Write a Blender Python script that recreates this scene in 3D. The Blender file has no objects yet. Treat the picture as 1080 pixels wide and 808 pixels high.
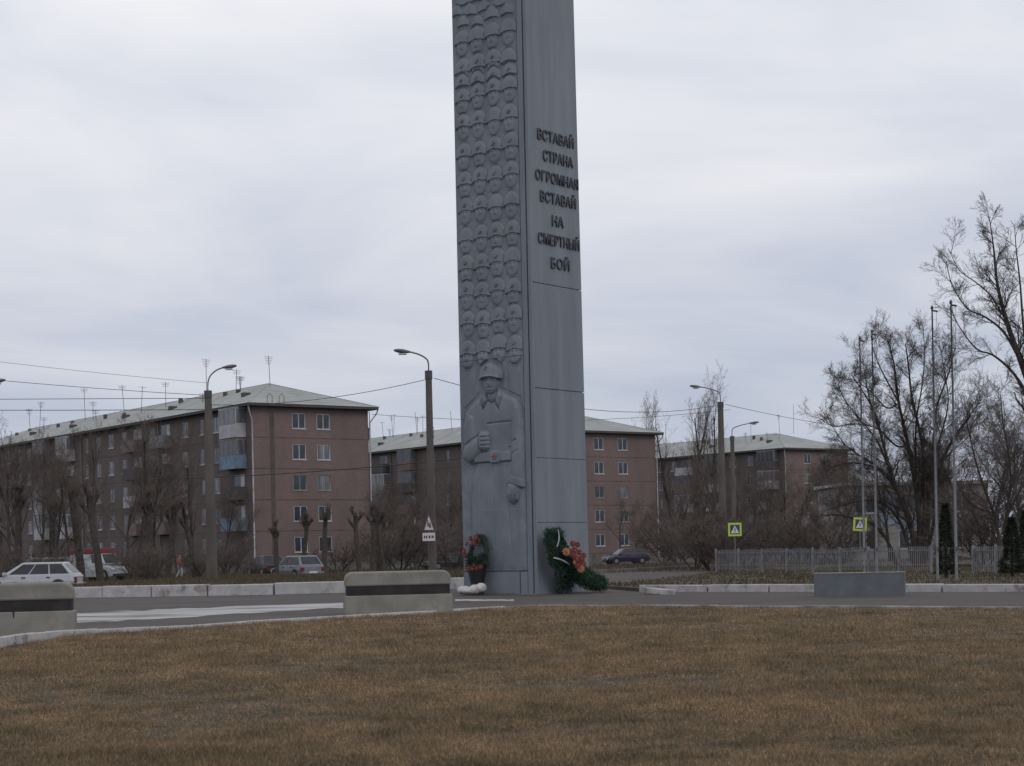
import bpy, bmesh, math, random
import numpy as np
from mathutils import Vector, Matrix
from math import radians as R, sin, cos, pi

C = bpy.context.scene.collection
scn = bpy.context.scene

# ------------------------------------------------------------------ camera
F = 1800.0; CH = 1.6
pitch = 0.0; PY = 579.0; roll = R(1.2)
fw = np.array([0, cos(pitch), sin(pitch)]); r0 = np.array([1., 0, 0]); u0 = np.cross(r0, fw)
cr = cos(roll) * r0 - sin(roll) * u0
cu = sin(roll) * r0 + cos(roll) * u0
CAM = np.array([0, 0, CH])
def ray(x, y): return fw * F + cr * (x - 540) - cu * (y - PY)
def G(x, y, h=0.0):
    """point of the plane z=h seen at photo pixel x,y"""
    d = ray(x, y); return Vector(CAM + d * ((h - CH) / d[2]))
def A(x, y, Y):
    """point at depth Y seen at photo pixel x,y"""
    d = ray(x, y); return Vector(CAM + d * (Y / d[1]))
def P(x, Y, h=0.0):
    """point on the ground (z=h) at depth Y in the photo column x"""
    y = 590.0
    for _ in range(6):
        p = A(x, y, Y); y += (p.z - h) * F / Y
    p = A(x, y, Y); p.z = h; return p
cam = bpy.data.cameras.new('camera'); camo = bpy.data.objects.new('camera', cam); C.objects.link(camo)
camo.matrix_world = Matrix(((cr[0], cu[0], -fw[0], 0), (cr[1], cu[1], -fw[1], 0), (cr[2], cu[2], -fw[2], CH), (0, 0, 0, 1)))
cam.sensor_width = 36; cam.lens = 36 * F / 1080; cam.shift_y = (PY - 404) / 1080; cam.clip_end = 6000; cam.clip_start = 0.1
scn.camera = camo

# ------------------------------------------------------------------ sky and sun
SUN_EL, SUN_AZ = R(38), R(150)
w = bpy.data.worlds.new('World'); scn.world = w; w.use_nodes = True
N = w.node_tree.nodes; Lk = w.node_tree.links; N.clear()
out = N.new('ShaderNodeOutputWorld'); bg = N.new('ShaderNodeBackground'); bg.inputs['Strength'].default_value = 0.1
Lk.new(bg.outputs[0], out.inputs[0])
sky = N.new('ShaderNodeTexSky'); sky.sky_type = 'NISHITA'; sky.sun_disc = False; sky.sun_elevation = SUN_EL; sky.sun_rotation = SUN_AZ
sky.dust_density = 3
tc = N.new('ShaderNodeTexCoord'); sep = N.new('ShaderNodeSeparateXYZ'); Lk.new(tc.outputs['Generated'], sep.inputs[0])
zr = N.new('ShaderNodeValToRGB'); Lk.new(sep.outputs['Z'], zr.inputs[0])
e = zr.color_ramp.elements
e[0].position = 0.0; e[0].color = (.51, .555, .66, 1)
e[1].position = 1.0; e[1].color = (.70, .72, .78, 1)
for p_, c_ in ((.09, (.585, .62, .715)), (.16, (.665, .69, .772)), (.24, (.815, .825, .88)), (.33, (.89, .895, .93)), (.55, (.78, .79, .85))):
    n_ = e.new(p_); n_.color = (*c_, 1)
# cloud layer: directions projected on a high flat deck
ad = N.new('ShaderNodeMath'); ad.operation = 'ADD'; ad.inputs[1].default_value = .16; Lk.new(sep.outputs['Z'], ad.inputs[0])
mx_ = N.new('ShaderNodeMath'); mx_.operation = 'MAXIMUM'; mx_.inputs[1].default_value = .05; Lk.new(ad.outputs[0], mx_.inputs[0])
dx = N.new('ShaderNodeMath'); dx.operation = 'DIVIDE'; Lk.new(sep.outputs['X'], dx.inputs[0]); Lk.new(mx_.outputs[0], dx.inputs[1])
dy = N.new('ShaderNodeMath'); dy.operation = 'DIVIDE'; Lk.new(sep.outputs['Y'], dy.inputs[0]); Lk.new(mx_.outputs[0], dy.inputs[1])
cb = N.new('ShaderNodeCombineXYZ'); Lk.new(dx.outputs[0], cb.inputs[0]); Lk.new(dy.outputs[0], cb.inputs[1])
n1 = N.new('ShaderNodeTexNoise'); n1.inputs['Scale'].default_value = 1.05; n1.inputs['Detail'].default_value = 5; n1.inputs['Roughness'].default_value = .5
n1.inputs['Distortion'].default_value = .4
Lk.new(cb.outputs[0], n1.inputs['Vector'])
cr1 = N.new('ShaderNodeValToRGB'); Lk.new(n1.outputs['Fac'], cr1.inputs[0])
cr1.color_ramp.elements[0].position = .33; cr1.color_ramp.elements[0].color = (.78, .82, .885, 1)
cr1.color_ramp.elements[1].position = .62; cr1.color_ramp.elements[1].color = (1.12, 1.10, 1.06, 1)
mul = N.new('ShaderNodeMix'); mul.data_type = 'RGBA'; mul.blend_type = 'MULTIPLY'; mul.inputs[0].default_value = 1
Lk.new(zr.outputs[0], mul.inputs[6]); Lk.new(cr1.outputs[0], mul.inputs[7])
sc_ = N.new('ShaderNodeVectorMath'); sc_.operation = 'SCALE'; sc_.inputs[3].default_value = 10.0; Lk.new(mul.outputs[2], sc_.inputs[0])
mixs = N.new('ShaderNodeMix'); mixs.data_type = 'RGBA'; mixs.inputs[0].default_value = .94
Lk.new(sky.outputs[0], mixs.inputs[6]); Lk.new(sc_.outputs[0], mixs.inputs[7]); Lk.new(mixs.outputs[2], bg.inputs['Color'])
sl = bpy.data.lights.new('sun', 'SUN'); sl.energy = .5; sl.angle = R(25); sl.color = (1, .97, .93)
so = bpy.data.objects.new('sun', sl); C.objects.link(so)
sd = Vector((sin(SUN_AZ) * cos(SUN_EL), cos(SUN_AZ) * cos(SUN_EL), sin(SUN_EL)))
so.rotation_euler = sd.to_track_quat('Z', 'Y').to_euler()
scn.view_settings.view_transform = 'Standard'; scn.view_settings.look = 'None'
scn.view_settings.gamma = 1; scn.view_settings.use_curve_mapping = False; scn.view_settings.exposure = 0.0
scn.render.engine = 'CYCLES'

# ------------------------------------------------------------------ materials
def mat(name, c1, c2=None, scale=4.0, rough=.85, detail=6, lo=.35, hi=.65, bump=0.0, bscale=None, metal=0, c3=None, s3=.5, l3=.5, h3=.7, stretch=None, f3=1.0, dist=0.0):
    m = bpy.data.materials.new(name); m.use_nodes = True; nt = m.node_tree; n = nt.nodes; l = nt.links
    b = n['Principled BSDF']; b.inputs['Roughness'].default_value = rough; b.inputs['Metallic'].default_value = metal
    c2 = c2 or c1
    t = n.new('ShaderNodeTexCoord'); mp = n.new('ShaderNodeMapping'); l.new(t.outputs['Object'], mp.inputs[0])
    if stretch: mp.inputs['Scale'].default_value = stretch
    no = n.new('ShaderNodeTexNoise'); no.inputs['Scale'].default_value = scale; no.inputs['Detail'].default_value = detail
    no.inputs['Distortion'].default_value = dist
    l.new(mp.outputs[0], no.inputs['Vector'])
    ra = n.new('ShaderNodeValToRGB'); l.new(no.outputs['Fac'], ra.inputs[0])
    ra.color_ramp.elements[0].position = lo; ra.color_ramp.elements[0].color = (*c1, 1)
    ra.color_ramp.elements[1].position = hi; ra.color_ramp.elements[1].color = (*c2, 1)
    col = ra.outputs[0]
    if c3:
        no3 = n.new('ShaderNodeTexNoise'); no3.inputs['Scale'].default_value = s3; no3.inputs['Detail'].default_value = 8; no3.inputs['Roughness'].default_value = .65
        l.new(mp.outputs[0], no3.inputs['Vector'])
        r3 = n.new('ShaderNodeValToRGB'); l.new(no3.outputs['Fac'], r3.inputs[0])
        r3.color_ramp.elements[0].position = l3; r3.color_ramp.elements[1].position = h3
        r3.color_ramp.elements[1].color = (f3, f3, f3, 1)
        mi = n.new('ShaderNodeMix'); mi.data_type = 'RGBA'; l.new(r3.outputs[0], mi.inputs[0]); l.new(col, mi.inputs[6]); mi.inputs[7].default_value = (*c3, 1)
        col = mi.outputs[2]
    l.new(col, b.inputs['Base Color'])
    if bump:
        bn = n.new('ShaderNodeTexNoise'); bn.inputs['Scale'].default_value = bscale or scale * 4; bn.inputs['Detail'].default_value = 8
        l.new(mp.outputs[0], bn.inputs['Vector'])
        bu = n.new('ShaderNodeBump'); bu.inputs['Strength'].default_value = bump; bu.inputs['Distance'].default_value = .02
        l.new(bn.outputs['Fac'], bu.inputs['Height']); l.new(bu.outputs[0], b.inputs['Normal'])
    return m
def glass_mat(name, c, rough=.12):
    m = mat(name, c, tuple(x * 2.2 for x in c), scale=.6, rough=rough); return m

def brick_mat(name, a, b_, mortar, stain):
    m = bpy.data.materials.new(name); m.use_nodes = True; nt = m.node_tree; n = nt.nodes; l = nt.links
    bs = n['Principled BSDF']; bs.inputs['Roughness'].default_value = .92
    t = n.new('ShaderNodeTexCoord'); s = n.new('ShaderNodeSeparateXYZ'); l.new(t.outputs['Object'], s.inputs[0])
    ad = n.new('ShaderNodeMath'); ad.operation = 'ADD'; l.new(s.outputs[0], ad.inputs[0]); l.new(s.outputs[1], ad.inputs[1])
    c = n.new('ShaderNodeCombineXYZ'); l.new(ad.outputs[0], c.inputs[0]); l.new(s.outputs[2], c.inputs[1])
    br = n.new('ShaderNodeTexBrick'); l.new(c.outputs[0], br.inputs['Vector'])
    br.inputs['Scale'].default_value = 1; br.inputs['Brick Width'].default_value = .26; br.inputs['Row Height'].default_value = .09
    br.inputs['Mortar Size'].default_value = .008; br.inputs['Color1'].default_value = (*a, 1); br.inputs['Color2'].default_value = (*b_, 1); br.inputs['Mortar'].default_value = (*mortar, 1)
    # large weather stains, stretched downwards
    mp = n.new('ShaderNodeMapping'); mp.inputs['Scale'].default_value = (1, 1, .35); l.new(t.outputs['Object'], mp.inputs[0])
    no = n.new('ShaderNodeTexNoise'); no.inputs['Scale'].default_value = .35; no.inputs['Detail'].default_value = 9; no.inputs['Roughness'].default_value = .62; l.new(mp.outputs[0], no.inputs['Vector'])
    ra = n.new('ShaderNodeValToRGB'); l.new(no.outputs['Fac'], ra.inputs[0]); ra.color_ramp.elements[0].position = .35; ra.color_ramp.elements[1].position = .7
    ra.color_ramp.elements[1].color = (.75, .75, .75, 1)
    mi = n.new('ShaderNodeMix'); mi.data_type = 'RGBA'; l.new(ra.outputs[0], mi.inputs[0]); l.new(br.outputs['Color'], mi.inputs[6]); mi.inputs[7].default_value = (*stain, 1)
    # slab joints every storey
    mo = n.new('ShaderNodeMath'); mo.operation = 'MODULO'; sh = n.new('ShaderNodeMath'); sh.operation = 'ADD'; sh.inputs[1].default_value = 2.0
    l.new(s.outputs[2], sh.inputs[0]); l.new(sh.outputs[0], mo.inputs[0]); mo.inputs[1].default_value = 2.8
    ls = n.new('ShaderNodeMath'); ls.operation = 'LESS_THAN'; ls.inputs[1].default_value = .11; l.new(mo.outputs[0], ls.inputs[0])
    n4 = n.new('ShaderNodeTexNoise'); n4.inputs['Scale'].default_value = .9; l.new(t.outputs['Object'], n4.inputs['Vector'])
    m4 = n.new('ShaderNodeMath'); m4.operation = 'MULTIPLY'; l.new(ls.outputs[0], m4.inputs[0]); l.new(n4.outputs['Fac'], m4.inputs[1])
    m2 = n.new('ShaderNodeMix'); m2.data_type = 'RGBA'; l.new(m4.outputs[0], m2.inputs[0]); l.new(mi.outputs[2], m2.inputs[6]); m2.inputs[7].default_value = (.04, .032, .032, 1)
    l.new(m2.outputs[2], bs.inputs['Base Color'])
    return m

M = {}
M['stele'] = mat('grey_paint', (.150, .174, .208), (.19, .216, .25), scale=1.2, rough=.6, bump=.25, bscale=9, c3=(.13, .147, .175), s3=1.6, l3=.48, h3=.74, f3=.42, stretch=(1.6, 1.6, .22))
M['stele2'] = mat('grey_paint_relief', (.150, .172, .205), (.188, .210, .245), scale=2.2, rough=.65, bump=.3, bscale=12, c3=(.12, .128, .152), s3=.9, l3=.45, h3=.7, f3=.7, stretch=(1, 1, .6))
M['letter'] = mat('dark_letter_paint', (.04, .042, .055), (.06, .062, .078), rough=.5)
M['red_star'] = mat('faded_red_paint', (.16, .10, .12), (.19, .12, .14), rough=.7)
M['buckle_red'] = mat('worn_red_paint', (.17, .06, .07), (.21, .08, .09), scale=9, rough=.7)
M['joint'] = mat('joint_shadow', (.07, .075, .085), rough=.9)
M['conc'] = mat('pale_concrete', (.185, .178, .152), (.27, .262, .228), scale=1.6, rough=.9, bump=.5, bscale=25, c3=(.14, .135, .12), s3=.9, l3=.5, h3=.72, f3=.8)
M['band'] = mat('black_paint', (.012, .012, .014), (.03, .03, .033), scale=3, rough=.8)
M['greyblock'] = mat('blue_grey_paint', (.10, .115, .13), (.13, .146, .162), scale=2, rough=.85, bump=.3, bscale=20, c3=(.09, .1, .11), s3=1.2, l3=.5, h3=.7, f3=.7)
M['kerbwhite'] = mat('whitewash', (.36, .355, .36), (.47, .465, .47), scale=2.2, rough=.9, bump=.7, bscale=15, c3=(.17, .158, .15), s3=1.7, l3=.54, h3=.66, f3=.85)
M['kerbgrey'] = mat('kerb_concrete', (.13, .118, .11), (.19, .176, .165), scale=1.5, rough=.9, bump=.3, c3=(.1, .09, .08), s3=.6, l3=.5, h3=.65)
M['kerbpale'] = mat('pale_kerb_concrete', (.14, .13, .125), (.30, .29, .285), scale=1.5, rough=.9, lo=.42, hi=.58)
M['asphalt'] = mat('old_asphalt', (.055, .045, .041), (.075, .063, .058), scale=.7, rough=.92, bump=.4, bscale=30, c3=(.098, .086, .08), s3=.22, l3=.5, h3=.72, f3=.6, stretch=(.5, 1, 1))
M['paint'] = mat('worn_paint', (.09, .08, .076), (.40, .395, .385), scale=1.0, rough=.9, lo=.36, hi=.52, detail=10, stretch=(.22, 1, 1))
M['soil'] = mat('lawn_soil', (.045, .033, .019), (.07, .05, .03), scale=3, rough=1, c3=(.055, .045, .028), s3=.4)
M['drygrass'] = mat('dry_verge_grass', (.08, .064, .04), (.125, .10, .065), scale=2.5, rough=1, bump=.6, bscale=20, c3=(.07, .06, .05), s3=.25, l3=.45, h3=.65)
M['ground'] = mat('dirt_ground', (.042, .036, .028), (.07, .06, .045), scale=.5, rough=1, c3=(.045, .05, .03), s3=.08)
M['bark'] = mat('bark', (.040, .034, .030), (.068, .057, .049), scale=6, rough=1, bump=.6)
M['twig'] = mat('twig', (.06, .05, .046), (.09, .074, .068), scale=2, rough=1)
M['twig_b'] = mat('brown_twig', (.098, .080, .070), (.15, .122, .105), scale=2, rough=1)
M['twig_light'] = mat('pale_twig', (.14, .12, .105), (.2, .17, .15), scale=2, rough=1)
M['lime'] = mat('limewash', (.28, .28, .27), (.4, .4, .38), scale=3, rough=1)
M['conpole'] = mat('pole_concrete', (.085, .077, .069), (.125, .114, .102), scale=1.5, rough=.95, bump=.3, c3=(.06, .054, .048), s3=.7, l3=.5, h3=.65, stretch=(1, 1, .3))
M['steel'] = mat('galvanised_steel', (.11, .117, .13), (.16, .168, .185), scale=3, rough=.55, metal=.2)
M['darksteel'] = mat('dark_steel', (.04, .042, .05), (.07, .073, .08), rough=.5)
M['slate'] = mat('slate_roof', (.29, .30, .295), (.375, .39, .375), scale=.7, rough=.9, c3=(.19, .2, .187), s3=.35, l3=.48, h3=.68, f3=.8)
M['eave'] = mat('eave_boards', (.055, .052, .055), (.08, .076, .078), rough=.9)
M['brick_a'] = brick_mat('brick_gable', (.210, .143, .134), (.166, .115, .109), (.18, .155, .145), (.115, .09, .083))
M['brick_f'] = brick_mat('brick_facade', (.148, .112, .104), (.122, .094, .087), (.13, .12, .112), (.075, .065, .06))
M['white_frame'] = mat('white_frame', (.32, .33, .35), (.46, .47, .49), scale=1.2, rough=.5)
M['old_frame'] = mat('old_frame', (.16, .15, .14), (.26, .25, .24), scale=1.2, rough=.7)
M['pane'] = glass_mat('window_pane', (.022, .027, .037))
M['curtain'] = mat('curtained_pane', (.07, .075, .09), (.20, .21, .23), scale=3.0, rough=.3, stretch=(1, 1, .1))
M['bal_grey'] = mat('balcony_grey', (.14, .135, .135), (.20, .195, .195), scale=1.5, rough=.8)
M['bal_blue'] = mat('balcony_blue', (.12, .19, .27), (.17, .25, .33), scale=1.5, rough=.8, c3=(.1, .12, .14), s3=1, l3=.5, h3=.7)
M['bal_dark'] = mat('balcony_dark', (.045, .042, .048), (.075, .07, .078), scale=1.5, rough=.8)
M['bal_white'] = mat('balcony_white', (.32, .32, .34), (.42, .42, .45), scale=1.5, rough=.7)
M['bal_brown'] = mat('balcony_brown', (.12, .09, .08), (.17, .13, .115), scale=1.5, rough=.8)
M['fence'] = mat('fence_paint', (.15, .152, .165), (.23, .234, .245), scale=2, rough=.7)
M['carwhite'] = mat('white_car_paint', (.38, .40, .43), (.43, .45, .48), rough=.28)
M['carsilver'] = mat('silver_car_paint', (.17, .175, .195), (.21, .215, .24), rough=.35, metal=.2)
M['cardark'] = mat('dark_car_paint', (.02, .02, .028), (.03, .03, .04), rough=.3)
M['carpurple'] = mat('violet_car_paint', (.03, .027, .062), (.04, .036, .08), rough=.3)
M['carred'] = mat('red_tilt', (.17, .03, .04), (.21, .04, .05), rough=.7)
M['glass'] = mat('car_glass', (.012, .014, .018), (.03, .033, .04), scale=2, rough=.25)
M['tyre'] = mat('tyre_rubber', (.012, .012, .012), rough=.9)
M['rim'] = mat('wheel_rim', (.25, .25, .27), rough=.4, metal=.5)
M['plastic'] = mat('black_plastic', (.02, .02, .022), rough=.6)
M['redlight'] = mat('tail_lamp', (.13, .015, .015), rough=.3)
M['headlight'] = mat('head_lamp', (.5, .5, .52), rough=.15)
M['sign_white'] = mat('sign_white', (.62, .62, .64), rough=.5)
M['sign_blue'] = mat('sign_blue', (.04, .05, .13), rough=.5)
M['sign_lime'] = mat('fluorescent_border', (.50, .62, .06), rough=.5)
M['sign_black'] = mat('sign_black', (.015, .015, .018), rough=.5)
M['sign_red'] = mat('sign_red', (.22, .10, .10), rough=.5)
M['pine'] = mat('wreath_needles', (.010, .034, .018), (.024, .062, .032), scale=8, rough=.8)
M['pine_dark'] = mat('dark_wreath_needles', (.01, .026, .016), (.02, .05, .03), scale=8, rough=.8)
M['fl_red'] = mat('red_petals', (.10, .015, .017), (.20, .03, .028), scale=9, rough=.7)
M['fl_orange'] = mat('orange_petals', (.26, .085, .04), (.36, .155, .07), scale=9, rough=.7)
M['fl_heart'] = mat('flower_heart', (.36, .2, .07), rough=.8)
M['ribbon'] = mat('white_ribbon', (.25, .26, .28), (.38, .38, .39), rough=.4)
M['ribbon_dark'] = mat('black_ribbon', (.015, .016, .02), rough=.4)
M['bag'] = mat('white_sack', (.42, .41, .40), (.55, .54, .53), scale=5, rough=.8, bump=.5, bscale=14)
M['conifer'] = mat('conifer_needles', (.013, .022, .012), (.028, .042, .021), scale=3, rough=.9)
M['pale_wall'] = mat('pale_wall', (.22, .21, .20), (.28, .27, .255), scale=1, rough=.9)
M['blue_panel'] = mat('blue_panel', (.17, .24, .31), (.22, .29, .36), scale=1.5, rough=.7)
M['skin'] = mat('skin', (.45, .28, .21), rough=.6)
M['jacket'] = mat('red_jacket', (.38, .05, .05), (.45, .07, .06), rough=.8)
M['trousers'] = mat('pale_trousers', (.28, .29, .33), (.34, .35, .39), rough=.9)
M['hair'] = mat('dark_hair', (.02, .015, .012), rough=.8)
M['wire'] = mat('wire_black', (.03, .03, .035), rough=.7)

# grass blades: tint follows clumps and single blades, all of it the plant's own colour
def grass_mat():
    m = bpy.data.materials.new('dry_lawn_grass'); m.use_nodes = True; nt = m.node_tree; n = nt.nodes; l = nt.links
    b = n['Principled BSDF']; b.inputs['Roughness'].default_value = .9
    t = n.new('ShaderNodeTexCoord')
    def ramp(scale, stops, det=4):
        no = n.new('ShaderNodeTexNoise'); no.inputs['Scale'].default_value = scale; no.inputs['Detail'].default_value = det; l.new(t.outputs['Object'], no.inputs['Vector'])
        r = n.new('ShaderNodeValToRGB'); l.new(no.outputs['Fac'], r.inputs[0]); el = r.color_ramp.elements
        el[0].position = stops[0][0]; el[0].color = (*stops[0][1], 1); el[1].position = stops[-1][0]; el[1].color = (*stops[-1][1], 1)
        for p_, c_ in stops[1:-1]: el.new(p_).color = (*c_, 1)
        return r.outputs[0]
    base = ramp(30, ((.34, (.100, .071, .036)), (.5, (.186, .133, .080)), (.64, (.44, .33, .21))), 3)
    big = ramp(.35, ((.40, (.80, .80, .76)), (.5, (1, 1, 1)), (.62, (1.15, 1.10, 1.06))), 7)
    mid = ramp(1.6, ((.36, (.66, .68, .62)), (.5, (1, 1, 1)), (.64, (1.32, 1.26, 1.20))), 6)
    green = ramp(.7, ((.62, (0, 0, 0)), (.78, (.4, .4, .4))), 6)
    def mulc(a, b_):
        x = n.new('ShaderNodeMix'); x.data_type = 'RGBA'; x.blend_type = 'MULTIPLY'; x.inputs[0].default_value = 1; l.new(a, x.inputs[6]); l.new(b_, x.inputs[7]); return x.outputs[2]
    c = mulc(mulc(base, big), mid)
    x = n.new('ShaderNodeMix'); x.data_type = 'RGBA'; l.new(green, x.inputs[0]); l.new(c, x.inputs[6]); x.inputs[7].default_value = (.075, .075, .035, 1)
    l.new(x.outputs[2], b.inputs['Base Color'])
    return m
M['grass'] = grass_mat()
M['verge_blades'] = mat('verge_blades', (.062, .048, .030), (.125, .098, .062), scale=9, rough=1, c3=(.05, .048, .028), s3=.3)

# ------------------------------------------------------------------ mesh helpers
class MB:
    def __init__(s): s.v = []; s.f = []
    def quad(s, a, b, c, d):
        k = len(s.v); s.v += [tuple(a), tuple(b), tuple(c), tuple(d)]; s.f.append((k, k + 1, k + 2, k + 3))
    def poly(s, pts):
        k = len(s.v); s.v += [tuple(p) for p in pts]; s.f.append(tuple(range(k, k + len(pts))))
    def box(s, x0, x1, y0, y1, z0, z1, T=None):
        k = len(s.v)
        p = [(x0, y0, z0), (x1, y0, z0), (x1, y1, z0), (x0, y1, z0), (x0, y0, z1), (x1, y0, z1), (x1, y1, z1), (x0, y1, z1)]
        if T is not None: p = [tuple(T @ Vector(q)) for q in p]
        s.v += p
        for f in ((0, 3, 2, 1), (4, 5, 6, 7), (0, 1, 5, 4), (1, 2, 6, 5), (2, 3, 7, 6), (3, 0, 4, 7)): s.f.append(tuple(k + i for i in f))
        return s
    def hexa(s, p):
        k = len(s.v); s.v += [tuple(q) for q in p]
        for f in ((0, 3, 2, 1), (4, 5, 6, 7), (0, 1, 5, 4), (1, 2, 6, 5), (2, 3, 7, 6), (3, 0, 4, 7)): s.f.append(tuple(k + i for i in f))
        return s
    def tube(s, pts, rad, n=6, cap=True):
        pts = [Vector(p) for p in pts]
        if not hasattr(rad, '__len__'): rad = [rad] * len(pts)
        k0 = len(s.v); m = len(pts); up = Vector((0.13, 0.31, .94)).normalized()
        for i, p in enumerate(pts):
            d = (pts[min(i + 1, m - 1)] - pts[max(i - 1, 0)])
            if d.length < 1e-9: d = Vector((0, 0, 1))
            d.normalize(); a = d.cross(up)
            if a.length < .15: a = d.cross(Vector((1, 0, 0)))
            a.normalize(); b = d.cross(a)
            for j in range(n):
                t = 2 * pi * j / n; q = p + (a * cos(t) + b * sin(t)) * rad[i]; s.v.append((q.x, q.y, q.z))
        for i in range(m - 1):
            for j in range(n):
                j2 = (j + 1) % n; s.f.append((k0 + i * n + j, k0 + i * n + j2, k0 + (i + 1) * n + j2, k0 + (i + 1) * n + j))
        if cap:
            s.f.append(tuple(k0 + j for j in range(n))); s.f.append(tuple(k0 + (m - 1) * n + j for j in reversed(range(n))))
        return s
    def prism(s, pts2, z0, z1, T=None):
        """extrude a 2-D outline in the local XY plane from z0 to z1"""
        k = len(s.v); n = len(pts2)
        p = [(x, y, z0) for x, y in pts2] + [(x, y, z1) for x, y in pts2]
        if T is not None: p = [tuple(T @ Vector(q)) for q in p]
        s.v += p
        s.f.append(tuple(k + i for i in reversed(range(n)))); s.f.append(tuple(k + n + i for i in range(n)))
        for i in range(n):
            j = (i + 1) % n; s.f.append((k + i, k + j, k + n + j, k + n + i))
        return s
    def build(s, name, m, parent=None, smooth=False, bevel=0, seg=2, fixn=False):
        me = bpy.data.meshes.new(name); me.from_pydata(s.v, [], s.f); me.update()
        if fixn:
            bm = bmesh.new(); bm.from_mesh(me); bmesh.ops.recalc_face_normals(bm, faces=bm.faces); bm.to_mesh(me); bm.free()
        if smooth: me.polygons.foreach_set('use_smooth', [True] * len(me.polygons))
        me.materials.append(M[m] if isinstance(m, str) else m)
        o = bpy.data.objects.new(name, me); C.objects.link(o)
        if parent: o.parent = parent
        if bevel:
            b = o.modifiers.new('bevel', 'BEVEL'); b.width = bevel; b.segments = seg; b.limit_method = 'ANGLE'; b.angle_limit = R(30)
        return o
def tag(o, label=None, cat=None, group=None, kind=None):
    if label: o['label'] = label
    if cat: o['category'] = cat
    if group: o['group'] = group
    if kind: o['kind'] = kind
    return o
def thing(name, label, cat, loc=(0, 0, 0), rz=0, group=None):
    o = bpy.data.objects.new(name, None); C.objects.link(o); o.location = loc; o.rotation_euler = (0, 0, rz); o.empty_display_size = .3
    return tag(o, label, cat, group)
def dup(root, loc, rz, label, group=None, s=1.0):
    r = root.copy(); C.objects.link(r); r.location = loc; r.rotation_euler = (0, 0, rz); r.scale = (s, s, s) if not hasattr(s, '__len__') else s
    r['label'] = label
    if group: r['group'] = group
    for ch in list(root.children):
        c = ch.copy(); C.objects.link(c); c.parent = r
        for g in list(ch.children):
            d = g.copy(); C.objects.link(d); d.parent = c
    return r
ORD = ['leftmost', 'second', 'third', 'fourth', 'fifth', 'sixth', 'seventh', 'eighth', 'ninth', 'tenth', 'eleventh', 'twelfth', 'thirteenth', 'fourteenth', 'fifteenth', 'sixteenth', 'seventeenth', 'eighteenth', 'nineteenth', 'twentieth', 'twenty-first', 'twenty-second', 'twenty-third', 'twenty-fourth', 'twenty-fifth', 'twenty-sixth']
def nth(i): return 'leftmost' if i == 0 else ORD[i] + ' from the left'
def pip(x, y, poly):
    c = np.zeros(np.shape(x), bool); n = len(poly)
    for i in range(n):
        x1, y1 = poly[i][:2]; x2, y2 = poly[(i + 1) % n][:2]
        k = ((y1 > y) != (y2 > y)) & (x < (x2 - x1) * (y - y1) / ((y2 - y1) or 1e-9) + x1); c ^= k
    return c
def catmull(pts, n=8):
    pts = [Vector(p) for p in pts]; q = [pts[0]] + pts + [pts[-1]]; o = []
    for i in range(1, len(q) - 2):
        a, b, c, d = q[i - 1:i + 3]
        for k in range(n):
            t = k / n; o.append(.5 * ((2 * b) + (c - a) * t + (2 * a - 5 * b + 4 * c - d) * t * t + (3 * b - a - 3 * c + d) * t ** 3))
    o.append(pts[-1]); return o

# ------------------------------------------------------------------ setting: ground, asphalt, verges, kerbs, lawn
def sheet(name, pts, z, m, z0=None):
    b = MB()
    if z0 is None: b.poly([(p[0], p[1], z) for p in pts])
    else: b.prism([(p[0], p[1]) for p in pts], z0, z)
    o = b.build(name, m, fixn=z0 is not None); o['kind'] = 'structure'
    return o
sheet('ground', [(-3000, -300), (3000, -300), (3000, 5000), (-3000, 5000)], -.03, 'ground')
sheet('asphalt', [(-60, 5), (45, 5), (45, 36), (28, 50), (22, 84), (26, 128), (12, 117), (3.3, 101), (-2, 98), (-20, 104), (-60, 100)], 0.0, 'asphalt')

lp = [Vector((-7.2, 6, 0)), Vector((-8.6, 18, 0)), Vector((-9.3, 26, 0))] + [G(x, y) for x, y in ((0, 684), (40, 677), (78, 671.5), (137, 667), (200, 663.5), (259, 659), (326, 655), (400, 650.5), (470, 646.5), (532, 642.5))] + [Vector(p) for p in ((1.5, 45.6, 0), (11.2, 38.1, 0), (14.5, 34, 0), (16, 28, 0), (16, 6, 0))]
edge = catmull(lp, 6)
LAWN = [(p.x, p.y) for p in edge]
sheet('lawn', LAWN, .012, 'soil')

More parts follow.
